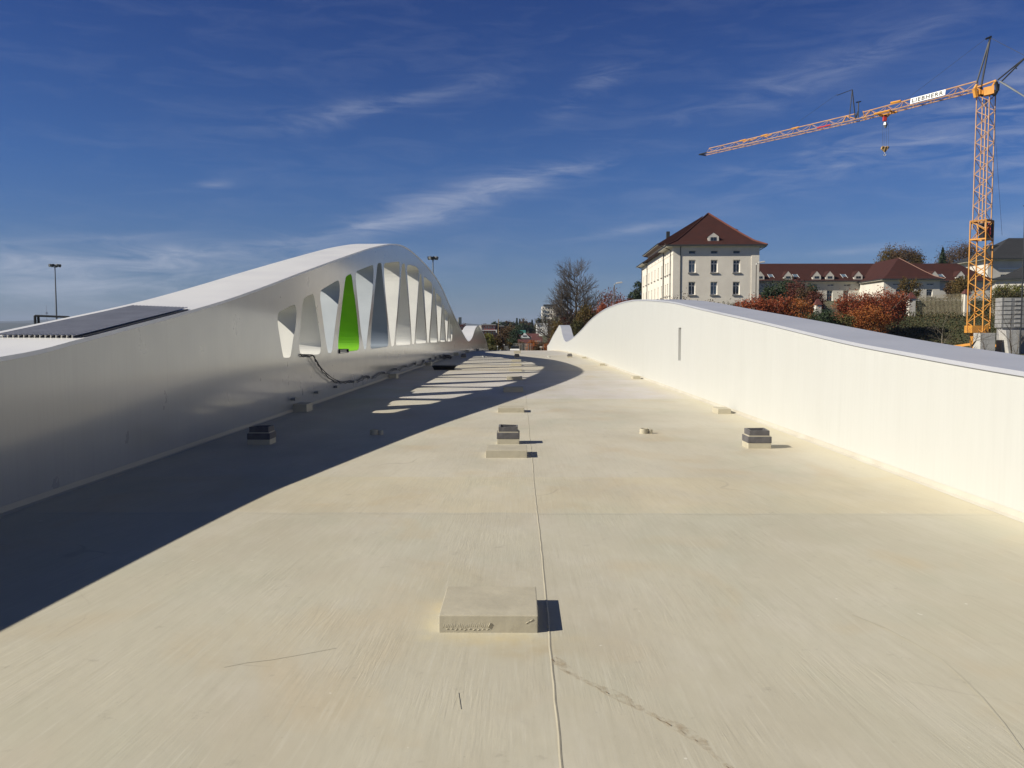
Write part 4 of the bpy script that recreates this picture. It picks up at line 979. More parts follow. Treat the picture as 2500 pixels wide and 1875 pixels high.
# high-rise
Y = 620; x0, x1 = ext(1323, Y), ext(1356, Y); zt = zz(748, Y)
B = empty('tower_block', (x0, Y, 0), 'pale high-rise with rows of balconies below the bare tree', 'tower block')
mb = MB(); mb.box(0, x1 - x0, 0, 14, 0, zt); mb.build('wall', CREAM, B)
mb = MB(); mb.box(x1 - x0 + .02, x1 - x0 + 5, 4, 16, 0, zt - .5); mb.build('shaded_side', mat('blue_grey_shade_tone', (.14, .16, .20), .8), B)  # shade of the side turned from the sun, painted as dark blue-grey
mb = MB(); mb.box(1.2, x1 - x0 + 1, -.5, 12, zt + .02, zt + 1.4); mb.build('penthouse', GUTTER, B)
nfl = 14
for f in range(nfl):
    z = zt - 1.6 - f * 2.75
    if z < 2: break
    mb = MB()
    for k in range(5):
        if k == 2: mb.box(.42 * (x1 - x0), .56 * (x1 - x0), -.05, -.02, z - .4, z + .9)
        else:
            u = (k + .28) / 5 * (x1 - x0); mb.box(u, u + .8, -.05, -.02, z - .4, z + .7)
    mb.build('window_row', GLASS, B)
for f in range(nfl):
    z = zt - 2.3 - f * 2.75
    if z < 2: break
    for (u0, u1) in ((-.9, 1.3), (x1 - x0 - 1.3, x1 - x0 + .9)):
        mb = MB(); mb.box(u0, u1, -1.1, -.06, z - .45, z + .45); mb.build('balcony', CREAM2, B)
Y = 700; x0, x1 = ext(1365, Y), ext(1386, Y); zt = zz(752, Y)
B = empty('flat_block', (x0, Y, 0), 'lower grey block right beside the pale high-rise, white stair end', 'building')
mb = MB(); mb.box(0, x1 - x0, 0, 12, 0, zt); mb.build('wall', mat('grey_blue_render', (.17, .18, .21), .8), B)
mb = MB(); mb.box(x1 - x0 - 2.5, x1 - x0 - .6, -.4, -.01, zt - 7, zt + .5); mb.build('stair_end', WHITEW, B)
for k in range(3):
    mb = MB(); mb.box(.5, x1 - x0 - 3, -.06, -.02, zt - 2.4 - k * 3, zt - 1.1 - k * 3); mb.build('window_row', GLASS, B)
def flat_house(name, px0, px1, pt, pb, Y, wm, label, cat, cols=4, nrow=2, depth=10, white=False, roofm=None, wfrac=.55):
    x0, x1, zt, zb = ext(px0, Y), ext(px1, Y), zz(pt, Y), zz(pb, Y)
    w = x1 - x0; h = zt - zb
    B = empty(name, (x0, Y, zb), label, cat)
    mb = MB(); Hs = []
    for r in range(nrow):
        for c in range(cols):
            u = (c + .5) / cols * w; z = (r + .5) / nrow * h; Hs.append((u - wfrac * w / cols / 2, u + wfrac * w / cols / 2, z - .28 * h / nrow, z + .30 * h / nrow))
    facade(mb, (0, 0, 0), (1, 0, 0), w, 0, h, Hs, (0, -1, 0), .3); mb.quad((0, 0, 0), (0, depth, 0), (0, depth, h), (0, 0, h)); mb.quad((w, 0, 0), (w, depth, 0), (w, depth, h), (w, 0, h)); mb.quad((0, depth, 0), (w, depth, 0), (w, depth, h), (0, depth, h))
    mb.box(.01, w - .01, .32, depth - .02, -8, -.02)
    mb.build('wall', wm, B)
    for hh in Hs: window((0, 0, 0), (1, 0, 0), (0, -1, 0), hh, B, .3, tbar=False, sill=False, fw=.14)
    mb = MB(); mb.box(-.3, w + .3, -.5, depth + .3, h, h + .35); mb.build('roof', roofm or CONCG, B)
    return B, w, h
B, w, h = flat_house('white_block', 1310, 1333, 791, 809, 330, WHITEW, 'white cubic house with tall dark windows before the dark conifer', 'house', 3, 2, wfrac=.45)
mb = MB(); mb.box(w - .9, w + .6, -1.2, -.02, -1.5, h + .2); mb.build('white_pier', WHITEW, B)
mb = MB(); mb.box(w + .62, w + 4.0, -.6, 6, h - 1.3, h - 1.0); mb.box(w + .62, w + 5, -.2, 7, h - .1, h + .15)
for k in range(4): mb.bar((w + 1 + k * .8, -.5, -1.5), (w + 1 + k * .8, -.5, h - 1.3), .07)
mb.build('terrace', CONC, B)
B, w, h = flat_house('red_block', 1177, 1209, 794, 819, 300, BRICK, 'red brick apartment block with white window bands left of centre', 'apartment block', 5, 2, wfrac=.62)
mb = MB(); mb.box(-.3, w + .2, -1.0, -.02, h * .48, h * .54); mb.build('balcony', WHITEW, B)
mb = MB(); mb.box(w + .25, w + .6, -1.2, .5, h * .28, h * .55); mb.build('balcony_end', WHITEW, B)
mb = MB(); mb.add([(-1.2, -.3, h * .75), (-.2, -.3, h * .25), (-.2, -.3, h * .75)], [(0, 1, 2)]); mb.box(-1.1, -.25, -.28, 3, h * .70, h * .98); mb.build('gable_end', CREAM, B)
B, w, h = flat_house('red_house', 1210, 1228, 797, 822, 310, BRICK, 'plain dark red house to the right of the brick apartment block', 'house', 2, 2, wfrac=.3)
def gable_house(name, px0, px1, pe, pr, pb, Y, wm, rm, label, cat, depth=9, front_gable=None):
    x0, x1, ze, zr, zb = ext(px0, Y), ext(px1, Y), zz(pe, Y), zz(pr, Y), zz(pb, Y)
    w = x1 - x0; B = empty(name, (x0, Y, zb), label, cat); e = ze - zb; r = zr - zb
    mb = MB(); facade(mb, (0, 0, 0), (1, 0, 0), w, 0, e, [], (0, -1, 0)); mb.quad((0, depth, 0), (w, depth, 0), (w, depth, e), (0, depth, e))
    for x in (0, w): mb.add([(x, 0, 0), (x, depth, 0), (x, depth, e), (x, depth / 2, r - .1), (x, 0, e)], [(0, 1, 2, 3, 4)])
    mb.box(.01, w - .01, .01, depth - .02, -6, -.01)
    mb.build('wall', wm, B)
    mb = MB()
    mb.quad((-.5, -.5, e - .3), (w + .5, -.5, e - .3), (w + .5, depth / 2, r), (-.5, depth / 2, r)); mb.quad((-.5, depth + .5, e - .3), (w + .5, depth + .5, e - .3), (w + .5, depth / 2, r), (-.5, depth / 2, r))
    mb.build('roof', rm, B)
    if front_gable:
        c, gw, gh = front_gable; c = ext(c, Y) - x0
        mb = MB(); mb.add([(c - gw, -.7, e - .25), (c + gw, -.7, e - .25), (c, -.7, e + gh)], [(0, 1, 2)]); mb.add([(c - gw, -.7, e - .25), (c, -.7, e + gh), (c, 3.5, e + gh), (c - gw, 3.5, e - .25)], [(0, 1, 2, 3)]); mb.add([(c + gw, -.7, e - .25), (c, -.7, e + gh), (c, 3.5, e + gh), (c + gw, 3.5, e - .25)], [(0, 1, 2, 3)]); g = mb.build('front_gable', WHITEW, B)
        mb = MB(); mb.box(c - gw * .35, c + gw * .35, -.76, -.72, e + gh * .15, e + gh * .4); mb.build('gable_window', GLASS, g)
    for k in range(2):
        u = w * (.25 + .4 * k); mb = MB(); mb.box(u, u + 1, -.05, -.02, e - 2.2, e - .9); mb.build('window', GLASS, B)
    return B
TEAL = mat('teal_metal_roof', (.035, .16, .13), .5)
RTILE = mat('plain_red_tiles', (.12, .035, .03), .8, (.08, .028, .025), scale=1)
gable_house('green_roof_house', 1263, 1280, 816, 806, 823, 290, CREAM2, TEAL, 'house with a teal green metal roof between the trees', 'house')
gable_house('white_gable_house', 1266, 1292, 823, 815, 834, 235, CREAM2, RTILE, 'house with a white pointed front gable below the teal roof', 'house', front_gable=(1281, 1.5, 1.2))
gable_house('red_roof_house', 1285, 1312, 822, 814, 836, 250, WHITEW, RTILE, 'low house with a long red roof right of the white gable', 'house')
gable_house('brown_roof_house', 1270, 1290, 840, 829, 856, 180, CREAM2, RTILE, 'nearest brown-roofed house above the site fence', 'house')
gable_house('half_timbered_house', 1303, 1320, 832, 822, 846, 210, CREAM2, RTILE, 'small white-walled house partly hidden right of centre', 'house')
gable_house('small_white_house', 1340, 1350, 787, 783, 793, 420, CREAM, RTILE, 'tiny cream gabled house at the foot of the high-rise', 'house')
gable_house('white_shed', 1127, 1143, 812, 806, 820, 260, WHITEW, WHITEW, 'white flat building glimpsed in the dip between the two left arches', 'house')
Y = 520; B = empty('dark_tower', (ext(1120, Y), Y, 0), 'narrow dark tower beyond the end of the big arch', 'tower')
w = ext(1126, Y) - ext(1120, Y)
mb = MB(); mb.box(0, w, 0, 4, 0, zz(775, Y)); mb.build('shaft', mat('dark_blue_cladding', (.05, .07, .08), .6), B)
mb = MB(); mb.box(-.7, -.02, .5, 3, 0, zz(777, Y)); mb.build('pale_side', CONC, B)
mb = MB(); mb.box(-.1, w + .1, -.1, 4.1, zz(775, Y), zz(774.4, Y)); mb.build('cap', CONCG, B)
# ---------------------------------------------------------------- far end of the bridge
def ground_at(px, py, Y): q = atY(px, py, Y); return Vector((q.x, Y, hgt(q.x, Y)))
t = empty('parked_car', ground_at(1257, 855, 152), 'white and black car parked facing us beyond the end of the deck', 'car')
Z0 = 0
mb = MB(); mb.add([(-.88, 0, .35), (.88, 0, .35), (.88, 0, .78), (.80, .95, 1.0), (-.80, .95, 1.0), (-.88, 0, .78), (-.88, 4.2, .35), (.88, 4.2, .35), (.86, 4.2, .95), (-.86, 4.2, .95)], [(0, 1, 2, 5), (5, 2, 3, 4), (4, 3, 8, 9), (6, 9, 8, 7), (0, 5, 4, 9, 6), (1, 7, 8, 3, 2), (0, 6, 7, 1)]); mb.build('body', WHITEW, t, bevel=.03)
mb = MB(); mb.add([(-.78, .95, 1.0), (.78, .95, 1.0), (.62, 1.6, 1.46), (-.62, 1.6, 1.46), (-.80, 4.0, .98), (.80, 4.0, .98), (.62, 3.4, 1.46), (-.62, 3.4, 1.46)], [(0, 1, 2, 3), (3, 2, 6, 7), (4, 7, 6, 5), (0, 3, 7, 4), (1, 5, 6, 2)]); mb.build('cabin', mat('car_dark_glass', (.012, .014, .016), .35), t, bevel=.02)
for s in (-1, 1):
    mb = MB(); mb.box(s * .62 - .2, s * .62 + .2, -.03, -.002, .6, .74); mb.build('headlight', CLAMP, t)
    for y in (.75, 3.4):
        mb = MB(); mb.bar((s * .9, y, .32), (s * .68, y, .32), .32, 14); mb.build('wheel', BLACK, t)
mb = MB(); mb.box(-.38, .38, -.025, -.002, .56, .72); mb.build('grille', BLACK, t)
def site_fence(px0, px1, Y, label):
    a = ground_at(px0, 855, Y); b = ground_at(px1, 855, Y); t = empty('site_fence', a, label, 'fence', 'steel mesh site fences beyond the deck')
    w = b.x - a.x; H = 1.9
    mb = MB()
    for x in (0, w): mb.bar((x, 0, 0), (x, 0, H), .035, 6)
    mb.bar((0, 0, H), (w, 0, H), .03, 6); mb.bar((0, 0, .2), (w, 0, .2), .03, 6); mb.build('frame', STEEL, t)
    mb = MB(); n = int(w / .24)
    for i in range(1, n): mb.bar((i * w / n, 0, .2), (i * w / n, 0, H), .022, 4)
    for k in range(5): mb.bar((0, 0, .4 + k * .35), (w, 0, .4 + k * .35), .008, 4)
    mb.build('mesh', CLAMP, t)
    for x in (0, w): mb = MB(); mb.box(x - .12, x + .12, -.35, .35, -.02, .14); mb.build('foot', CONCG, t)
site_fence(1254, 1276, 158, 'site fence panel right behind the parked car'); site_fence(1277, 1290, 157, 'site fence panel to the right of the car'); site_fence(1291, 1299, 155, 'narrow bright site fence panel, rightmost of the three')
for (px, py, r, H, lab) in ((1215, 846, .05, 1.0, 'pale bollard light standing by the orange shrubs'), (1231, 842, .035, 1.1, 'thin dark post beside the pale tarpaulin')):
    g = ground_at(px, py, 150); q = atY(px, py, 150); t = empty('post', g, lab, 'post')
    mb = MB(); mb.bar((0, 0, 0), (0, 0, q.z - g.z), r, 8); mb.build('shaft', STEEL, t); mb = MB(); mb.bar((0, 0, q.z - g.z), (0, 0, q.z - g.z + .12), r * 2.2, 8); mb.build('cap', WHITEW, t)
g = ground_at(1236, 855, 149); t = empty('tarpaulin', g, 'cream tarpaulin hung from a tripod left of the car', 'tarpaulin')
mb = MB(); mb.add([(-.25, 0, 1.55), (.3, .1, 1.6), (.45, .3, 1.1), (.7, .2, .3), (.35, 0, .25), (.0, -.05, .9), (0, .4, 1.0)], [(0, 1, 2, 5), (5, 2, 3, 4), (0, 5, 6), (2, 6, 1), (0, 6, 1), (5, 4, 6), (6, 2, 3)]); mb.build('sheet', CREAM, t)
mb = MB(); mb.bar((-.3, 0, 1.65), (.1, .5, 0), .03); mb.bar((.35, .1, 1.65), (-.3, .5, 0), .03); mb.build('poles', STEEL, t)
g = ground_at(1221, 855, 149); t = empty('white_sack', g, 'white bulk sack standing left of the tarpaulin', 'sack')
mb = MB(); mb.add([(-.2, 0, 0), (.25, 0, 0), (.28, 0, .7), (.1, 0, 1.0), (-.12, 0, .8), (-.2, .5, 0), (.25, .5, 0), (.28, .5, .7), (.1, .5, 1.0), (-.12, .5, .8)], [(0, 1, 2, 3, 4), (9, 8, 7, 6, 5), (0, 5, 6, 1), (1, 6, 7, 2), (2, 7, 8, 3), (3, 8, 9, 4), (4, 9, 5, 0)]); mb.build('sack_body', CONC, t, bevel=.05)
g = ground_at(1327, 850, 148); t = empty('sign_post', g, 'thin post with a small cream sign before the sunny wall end', 'sign')
q = atY(1327, 841, 148); mb = MB(); mb.bar((0, 0, 0), (0, 0, q.z - g.z), .04, 6); mb.build('post', STEEL, t)
q2 = atY(1321, 847, 148); mb = MB(); mb.box(q2.x - g.x - .25, q2.x - g.x + .22, -.04, -.02, q2.z - g.z - .1, q2.z - g.z + .1); mb.bar((q2.x - g.x, -.01, 0), (q2.x - g.x, -.01, q2.z - g.z), .02); mb.build('board', CREAM, t)
q = atY(1217, 779, 260); zb = hgt(q.x, 260); t = empty('lattice_pole', (q.x, 260, zb), 'tall wooden-coloured pole rising over the red houses', 'pole')
mb = MB(); mb.bar((0, 0, 0), (0, 0, q.z - zb), .22, 6, r2=.1); mb.build('shaft', mat('ochre_timber', (.25, .16, .06), .8), t); mb = MB(); mb.bar((-.5, 0, q.z - zb - 1.2), (.5, 0, q.z - zb - 1.2), .06); mb.build('crossarm', BARK, t)
def street_lamp(px, py, Y, lab, rr=.075):
    q = atY(px, py, Y); zb = hgt(q.x, Y); H = q.z - zb
    t = empty('street_lamp', (q.x, Y, zb), lab, 'street lamp', 'grey street lamps behind the sunny wall')
    mb = MB(); mb.bar((0, 0, 0), (0, 0, H * .5), rr, 10); mb.bar((0, 0, H * .5), (0, 0, H - .15), rr * .72, 10); mb.build('pole', POLE, t)
    mb = MB(); mb.tube([(0, 0, H - .15), (.06, 0, H), (.25, 0, H + .06)], rr * .6, 8); mb.build('arm', STEEL, t)
    mb = MB(); mb.add([(.15, -.14, H - .02), (.15, .14, H - .02), (.95, .13, H + .12), (.95, -.13, H + .12), (.2, -.1, H + .16), (.2, .1, H + .16), (.85, .09, H + .27), (.85, -.09, H + .27)], [(0, 1, 2, 3), (4, 7, 6, 5), (0, 4, 5, 1), (1, 5, 6, 2), (2, 6, 7, 3), (3, 7, 4, 0)]); hd = mb.build('lamp_head', CONC, t, bevel=.03)
    mb = MB(); mb.add([(.35, -.1, H - .02), (.35, .1, H - .02), (.9, .1, H + .08), (.9, -.1, H + .08)], [(0, 1, 2, 3)]); mb.build('diffuser', WHITEW, hd)
street_lamp(1500, 693, 98, 'street lamp standing between the bare tree and the dark pine'); street_lamp(1846.5, 643, 92, 'street lamp at the right corner of the main cream building')
p = atY(2498, 640, 62); zb = hgt(p.x, 62); t = empty('thin_pole', (p.x, 62, zb), 'thin dark pole at the right edge of the view', 'pole')
mb = MB(); mb.bar((0, 0, 0), (0, 0, p.z - zb + 4), .045, 6); mb.build('shaft', CRBLACK, t)
mb = MB(); mb.bar((-.12, 0, p.z - zb + 4), (.3, 0, p.z - zb + 4.02), .04, 6); mb.build('arm', CRBLACK, t)
# ---------------------------------------------------------------- crane
CX, CY = atY(2402, 400, 80).x, 80
CZ = hgt(CX, CY)
C = empty('tower_crane', (CX, CY, 0), 'yellow fast-erecting tower crane with lattice mast and long lattice jib', 'crane')
def lattice(mb, r, z0, z1, step, cr, dr):
    n = max(1, round((z1 - z0) / step)); h = (z1 - z0) / n
    cs = [(r * math.cos(a), r * math.sin(a)) for a in (R(-98), R(-8), R(82), R(172))]
    for c in cs: mb.bar((*c, z0), (*c, z1), cr, 6)
    for k in range(n):
        za = z0 + k * h
        for i in range(4):
            a = cs[i]; b = cs[(i + 1) % 4]
            if (k + i) % 2: a, b = b, a
            mb.bar((*a, za), (*b, za + h), dr, 5)
    return cs
zt = lambda py: atY(2402, py, 80).z
mb = MB(); cs = lattice(mb, .80, zt(560), zt(232), .72, .055, .03)
mb.bar((.12, .2, zt(560)), (.12, .2, zt(240)), .06, 6); mb.build('inner_mast', YELP, C)
mb = MB(); lattice(mb, 1.0, zt(812), zt(540), .95, .07, .038); 
for z in (zt(540), zt(585), zt(540) - .02):
    for i in range(4):
        a = [(1.0 * math.cos(q), 1.0 * math.sin(q)) for q in (R(-98), R(-8), R(82), R(172))]
        mb.bar((*a[i], z), (*a[(i + 1) % 4], z), .09, 4)
mb.build('outer_mast', YEL, C)
mb = MB(); mb.box(.0, .85, -.35, .45, zt(582), zt(545)); mb.build('winch_drum', CRBLACK, C)
mb = MB(); mb.bar((.1, -.6, zt(570)), (.4, -.5, zt(548)), .06); mb.bar((.55, -.45, zt(575)), (.5, -.5, zt(552)), .07); mb.build('red_hose', RED, C)
mb = MB(); mb.box(-.95, .55, -.7, .7, zt(812) - .02, zt(795)); mb.add([(-.9, -.6, zt(812)), (.5, -.6, zt(812)), (.3, -.4, zt(835)), (-.3, -.4, zt(835))], [(0, 1, 2, 3)]); mb.box(-.5, .4, -.5, .5, zt(850), zt(812) - .03); mb.build('slewing_platform', YEL, C)
mb = MB(); zg = CZ
for dx, dy in ((2.2, 1.6), (-1.6, 2.2), (2.2, -1.8)): mb.bar((0, 0, zg + .9), (dx, dy, zg + .5), .16); mb.bar((dx, dy, zg + .5), (dx, dy, zg), .07, 8)
mb.bar((0, 0, zg + .2), (0, 0, zt(850)), .5, 12); mb.build('undercarriage', YEL, C)
def cpx(px, py, Y): q = atY(px, py, Y); return Vector((q.x - CX, Y - CY, q.z))
mb = MB(); a = cpx(2452, 812, 78.5); mb.bar(a, a + Vector((.9, 0, -1.2)), .22, 5); mb.bar(a + Vector((-.3, 0, -.9)), a + Vector((.3, 0, .1)), .15, 5); b = cpx(2440, 852, 78.3); mb.box(b.x, b.x + 2.0, b.y, b.y + .5, b.z - .2, b.z + .25); mb.build('outrigger', YEL, C)
# head
HZ = zt(215)
mb = MB(); q0 = cpx(2384, 236, 80); q1 = cpx(2390, 206, 80)
mb.box(-.75, .2, -.35, .35, zt(232), zt(222)); mb.bar(cpx(2383, 238, 80), cpx(2379, 218, 80), .22, 6); mb.bar(cpx(2379, 218, 80), cpx(2385, 207, 80), .14, 6)
mb.bar(cpx(2383, 214, 80), cpx(2432, 196, 78.8), .085, 6); mb.bar(cpx(2383, 214, 80), cpx(2405, 228, 79.6), .09, 6); mb.bar(cpx(2432, 196, 78.8), cpx(2420, 215, 79), .085, 6)
mb.box(-.55, -.1, -.5, -.1, zt(233), zt(224)); mb.build('head_frame', YEL, C)
mb = MB(); a, b = cpx(2401, 232, 79), cpx(2427, 208, 79)
mb.add([cpx(2401, 214, 79.4), cpx(2427, 208, 78.6), cpx(2427, 227, 78.6), cpx(2420, 229, 78.7), cpx(2402, 233, 79.4)] + [v + Vector((.3, .5, 0)) for v in (cpx(2401, 214, 79.4), cpx(2427, 208, 78.6), cpx(2427, 227, 78.6), cpx(2420, 229, 78.7), cpx(2402, 233, 79.4))], [(0, 1, 2, 3, 4), (9, 8, 7, 6, 5), (0, 5, 6, 1), (1, 6, 7, 2), (2, 7, 8, 3), (3, 8, 9, 4), (4, 9, 5, 0)]); mb.build('machinery_box', YEL, C)
mb = MB(); mb.bar(cpx(2432, 200, 78.6), cpx(2436, 222, 78.6), .16, 6); mb.bar(cpx(2426, 232, 78.8), cpx(2432, 222, 78.8), .2, 8); mb.bar(cpx(2438, 205, 78.6), cpx(2437, 218, 78.6), .1, 6); mb.bar(cpx(2395, 212, 80), cpx(2397, 236, 80), .12, 6); mb.build('motors', CRBLACK, C)
apex = cpx(2417.5, 92, 79.2)
mb = MB(); mb.bar(cpx(2383.5, 206, 80), apex, .075, 6); mb.bar(cpx(2396, 208, 79.6), apex, .085, 6); mb.bar(apex + Vector((-.4, 0, -.12)), apex + Vector((.1, 0, .1)), .09, 6); mb.build('head_strut', CRBLACK, C)
rear = cpx(2506, 138, 76.2)
mb = MB(); mb.bar(cpx(2436, 195, 78.6), rear, .07, 6); mb.bar(cpx(2446, 198, 78.2), rear, .07, 6); mb.bar(cpx(2478, 163, 77.4), cpx(2482, 168, 77.2), .05, 6); mb.build('rear_strut', CRBLACK, C)
mb = MB(); mb.bar(cpx(2440, 198, 78.6), cpx(2494, 231, 76.8), .07, 6); mb.bar(cpx(2450, 203, 78.3), cpx(2505, 238, 76.4), .07, 6); mb.build('stay_bars', STEEL, C)
# jib
Rt = cpx(2386, 219, 80.3); T = cpx(1716, 378, 110); 
def on_line(a, b, px):
    lo, hi = 0, 1
    for _ in range(40):
        m = (lo + hi) / 2; q = a.lerp(b, m); x = q.x + CX; y = q.y + CY; d = Vector((x, y, 1.6 if False else q.z)) - CAMLOC
        dd = Euler((R(90) - PITCH, 0, YAW)).to_matrix().transposed() @ d
        u = 1250 + 2080 * dd.x / -dd.z
        if u > px: lo = m
        else: hi = m
    return (lo + hi) / 2
s_k = on_line(Rt, T, 2088); K = Rt.lerp(T, s_k) + Vector((0, 0, -.22))
hd = (T - Rt); hd.z = 0; hd.normalize(); side = Vector((-hd.y, hd.x, 0)) * .5; side = side if side.dot(Vector((-1, -1, 0))) > 0 else -side
def jib(mb, a, b, h0, h1, n, cr=.05, dr=.024, s0=0, s1=1, inv=0):
    lo = [(a + (b - a) * (i / n)) for i in range(n + 1)]
    top = [lo[i] + Vector((0, 0, h0 + (h1 - h0) * i / n)) for i in range(n + 1)]
    for s in (-1, 1): mb.bar(a + side * s, b + side * s, cr, 5)
    i0, i1 = int(s0 * n), int(s1 * n); mb.bar(top[i0], top[i1], cr * 1.15, 5)
    for i in range(n + 1):
        mb.bar(lo[i] + side, lo[i] - side, dr, 4)
        if i < n: mb.bar(lo[i] + side * (1 if i % 2 else -1), lo[i + 1] - side * (1 if i % 2 else -1), dr, 4)
    for i in range(i0, i1):
        for s in (-1, 1):
            j = i + 1; mid = (top[i] + top[j]) / 2
            mb.bar(lo[i] + side * s, top[j] if (i + inv) % 2 else top[i], dr, 4); mb.bar(top[i] if (i + inv) % 2 else lo[j] + side * s, lo[j] + side * s if (i + inv) % 2 else top[i], dr, 4) if (i + inv) % 2 == 0 else mb.bar(top[j], lo[j] + side * s, dr, 4)
    return lo, top
def jh(a, b): return a
h0 = .78
mb = MB(); lo1, top1 = jib(mb, Rt, K, h0, .66, 14, s1=.93); mb.build('inner_jib', YELP, C)
mb = MB(); lo2, top2 = jib(mb, K, T, .72, .62, 20, .045, .02, s0=.03, s1=.95, inv=1); mb.build('outer_jib', YELP, C)
mb = MB(); mb.bar(lo2[1] + side, top2[1], .05); mb.bar(top2[0] + Vector((0, 0, -.5)), top2[1], .05); mb.bar(lo1[13], top1[12] + Vector((0, 0, .05)), .05); mb.bar(lo1[13] - side, lo1[13] + Vector((0, 0, .8)), .06)
mb.build('hinge_links', YEL, C)
mb = MB()
for i in (7, 11, 14): mb.bar(top2[i] - hd * .5, top2[i] + hd * .5, .10, 5); 
for i in (10, 12, 13): mb.bar(top2[i] - Vector((0, 0, .12)), top2[i + 1] - Vector((0, 0, .2)), .06, 5)
mb.bar(top1[9] - hd * .6 + Vector((0, 0, .1)), top1[9] + hd * .5 + Vector((0, 0, .14)), .13, 5); mb.build('clamps', YEL, C)
s = on_line(K, T, 2020); a = K.lerp(T, s)
mb = MB(); mb.bar(a + side * 1.05 - hd * .8, a + side * 1.05 + hd * .9, .085, 5); mb.build('red_section', RED, C)
mb = MB(); mb.bar(T + side - hd * 1.2, T + side + hd * .15, .09, 5); mb.bar(T - side, T + side, .1, 6); mb.build('jib_tip', CRBLACK, C)
s = on_line(Rt, K, 2076) if False else 1
a = K
m1 = K + Vector((0, 0, 2.72)) ; mast_foot1 = K + hd * -.1 + side * .6; 
sA = on_line(Rt, T, 2079); base = Rt.lerp(T, sA); base = base + Vector((0, 0, -.1)); ap = Vector((base.x, base.y, atY(2077, 219, base.y + CY).z))
sB = on_line(Rt, T, 2074); b1 = Rt.lerp(T, on_line(Rt, T, 2073)) ; b2 = Rt.lerp(T, on_line(Rt, T, 2088))
mb = MB(); mb.bar(b1, ap, .05, 6); mb.bar(b2, ap, .06, 6); mb.bar(ap, ap + hd * 1.9 + Vector((0, 0, -.15)), .035, 5); sC = Rt.lerp(T, on_line(Rt, T, 2095)); mb.bar(sC, sC + Vector((0, 0, 1.65)), .06, 6); mb.bar(sC + Vector((-.25, 0, 1.6)), sC + Vector((.25, 0, 1.7)), .06, 6); mb.bar(b2, sC + Vector((0, 0, .7)), .08, 5); mb.build('jib_strut', CRBLACK, C)
# ropes
for a_, b_, r_ in ((apex + Vector((-.4, 0, -.1)), top1[8], .011), (apex, rear, .022), (ap + hd * 1.8, top2[8], .011), (cpx(2424, 240, 79.6), Vector((1.9, 0, zt(575))), .013)):
    mb = MB(); mb.bar(a_, b_, r_, 4, cap=False); mb.build('stay_rope', CRBLACK, C)
# name panel
sa, sb = on_line(Rt, K, 2316), on_line(Rt, K, 2231)
A = Rt.lerp(K, sa); Bp = Rt.lerp(K, sb); ud = (A - Bp); plen = ud.length; ud.normalize()
off = side.normalized() * .62; ph = .54
mb = MB(); b0 = Bp + off + Vector((0, 0, .10)); n = off.normalized()
lean = -n * .10
vs = [b0, b0 + ud * plen, b0 + ud * plen + Vector((0, 0, ph)) + lean, b0 + Vector((0, 0, ph)) + lean]
mb.add(vs + [v - n * .03 for v in vs], [(0, 1, 2, 3), (7, 6, 5, 4), (0, 4, 5, 1), (1, 5, 6, 2), (2, 6, 7, 3), (3, 7, 4, 0)]); pan = mb.build('name_panel', SIGNW, C)
fc = bpy.data.curves.new('lettering', 'FONT'); fc.body = 'LIEBHERR'; fc.size = .62; fc.align_x = 'LEFT'; fc.offset = .02; fc.space_character = 1.2; fc.extrude = .004
fo = bpy.data.objects.new('lettering', fc); col.objects.link(fo)
dg = bpy.context.evaluated_depsgraph_get(); tm = bpy.data.meshes.new_from_object(fo.evaluated_get(dg)); bpy.data.objects.remove(fo)
wx = [v.co.x for v in tm.vertices]; wy = [v.co.y for v in tm.vertices]; x0, x1, y0, y1 = min(wx), max(wx), min(wy), max(wy)
up = (Vector((0, 0, ph)) + lean).normalized(); upl = (Vector((0, 0, ph)) + lean).length
for v in tm.vertices:
    u = .05 + (v.co.x - x0) / (x1 - x0) * .90; w_ = .14 + (v.co.y - y0) / (y1 - y0) * .72
    v.co = b0 + ud * (u * plen) + up * (w_ * upl) + n * (.012 + v.co.z)
tm.materials.clear(); tm.materials.append(CRBLACK)
lo_ = bpy.data.objects.new('lettering', tm); col.objects.link(lo_); lo_.parent = pan
# trolley, hook block
sT = on_line(Rt, K, 2162); tp = Rt.lerp(K, sT)
mb = MB(); mb.bar(tp + side * 1.1 - hd * .9, tp + side * 1.1 + hd * .9, .12, 5); mb.bar(tp - side * 1.1 - hd * .9, tp - side * 1.1 + hd * .9, .12, 5); mb.bar(tp - side + hd * .7 , tp + side + hd * .7, .09); mb.bar(tp - side - hd * .7, tp + side - hd * .7, .09)
for k in (-1, 1): mb.bar(tp + hd * .8 * k, tp + Vector((0, 0, -.55)), .07)
mb.build('trolley', YEL, C)
TY = tp.y + CY
mb = MB(); mb.bar(tp + Vector((0, 0, -.2)), tp + Vector((0, 0, -.75)), .17, 6); mb.build('sheave_housing', CRBLACK, C)
mb = MB(); a = cpx(2159.5, 289, TY); mb.box(a.x - .15, a.x + .15, a.y - .17, a.y + .1, a.z - .28, a.z + .22); mb.build('red_load_box', RED, C)
mb = MB(); a = cpx(2161.5, 305, TY); mb.bar(a + Vector((0, 0, .28)), a, .14, 5, r2=.22); mb.bar(a, a + Vector((0, 0, -.3)), .22, 5, r2=.08); mb.build('grey_hook_body', STEEL, C)
hb = cpx(2160.5, 364, TY)
mb = MB()
for px in (2154.5, 2158.5, 2164, 2169): mb.bar(cpx(px, 290, TY), cpx(px, 358, TY), .010, 4, cap=False)
mb.build('hoist_ropes', CRBLACK, C)
hk = MB()
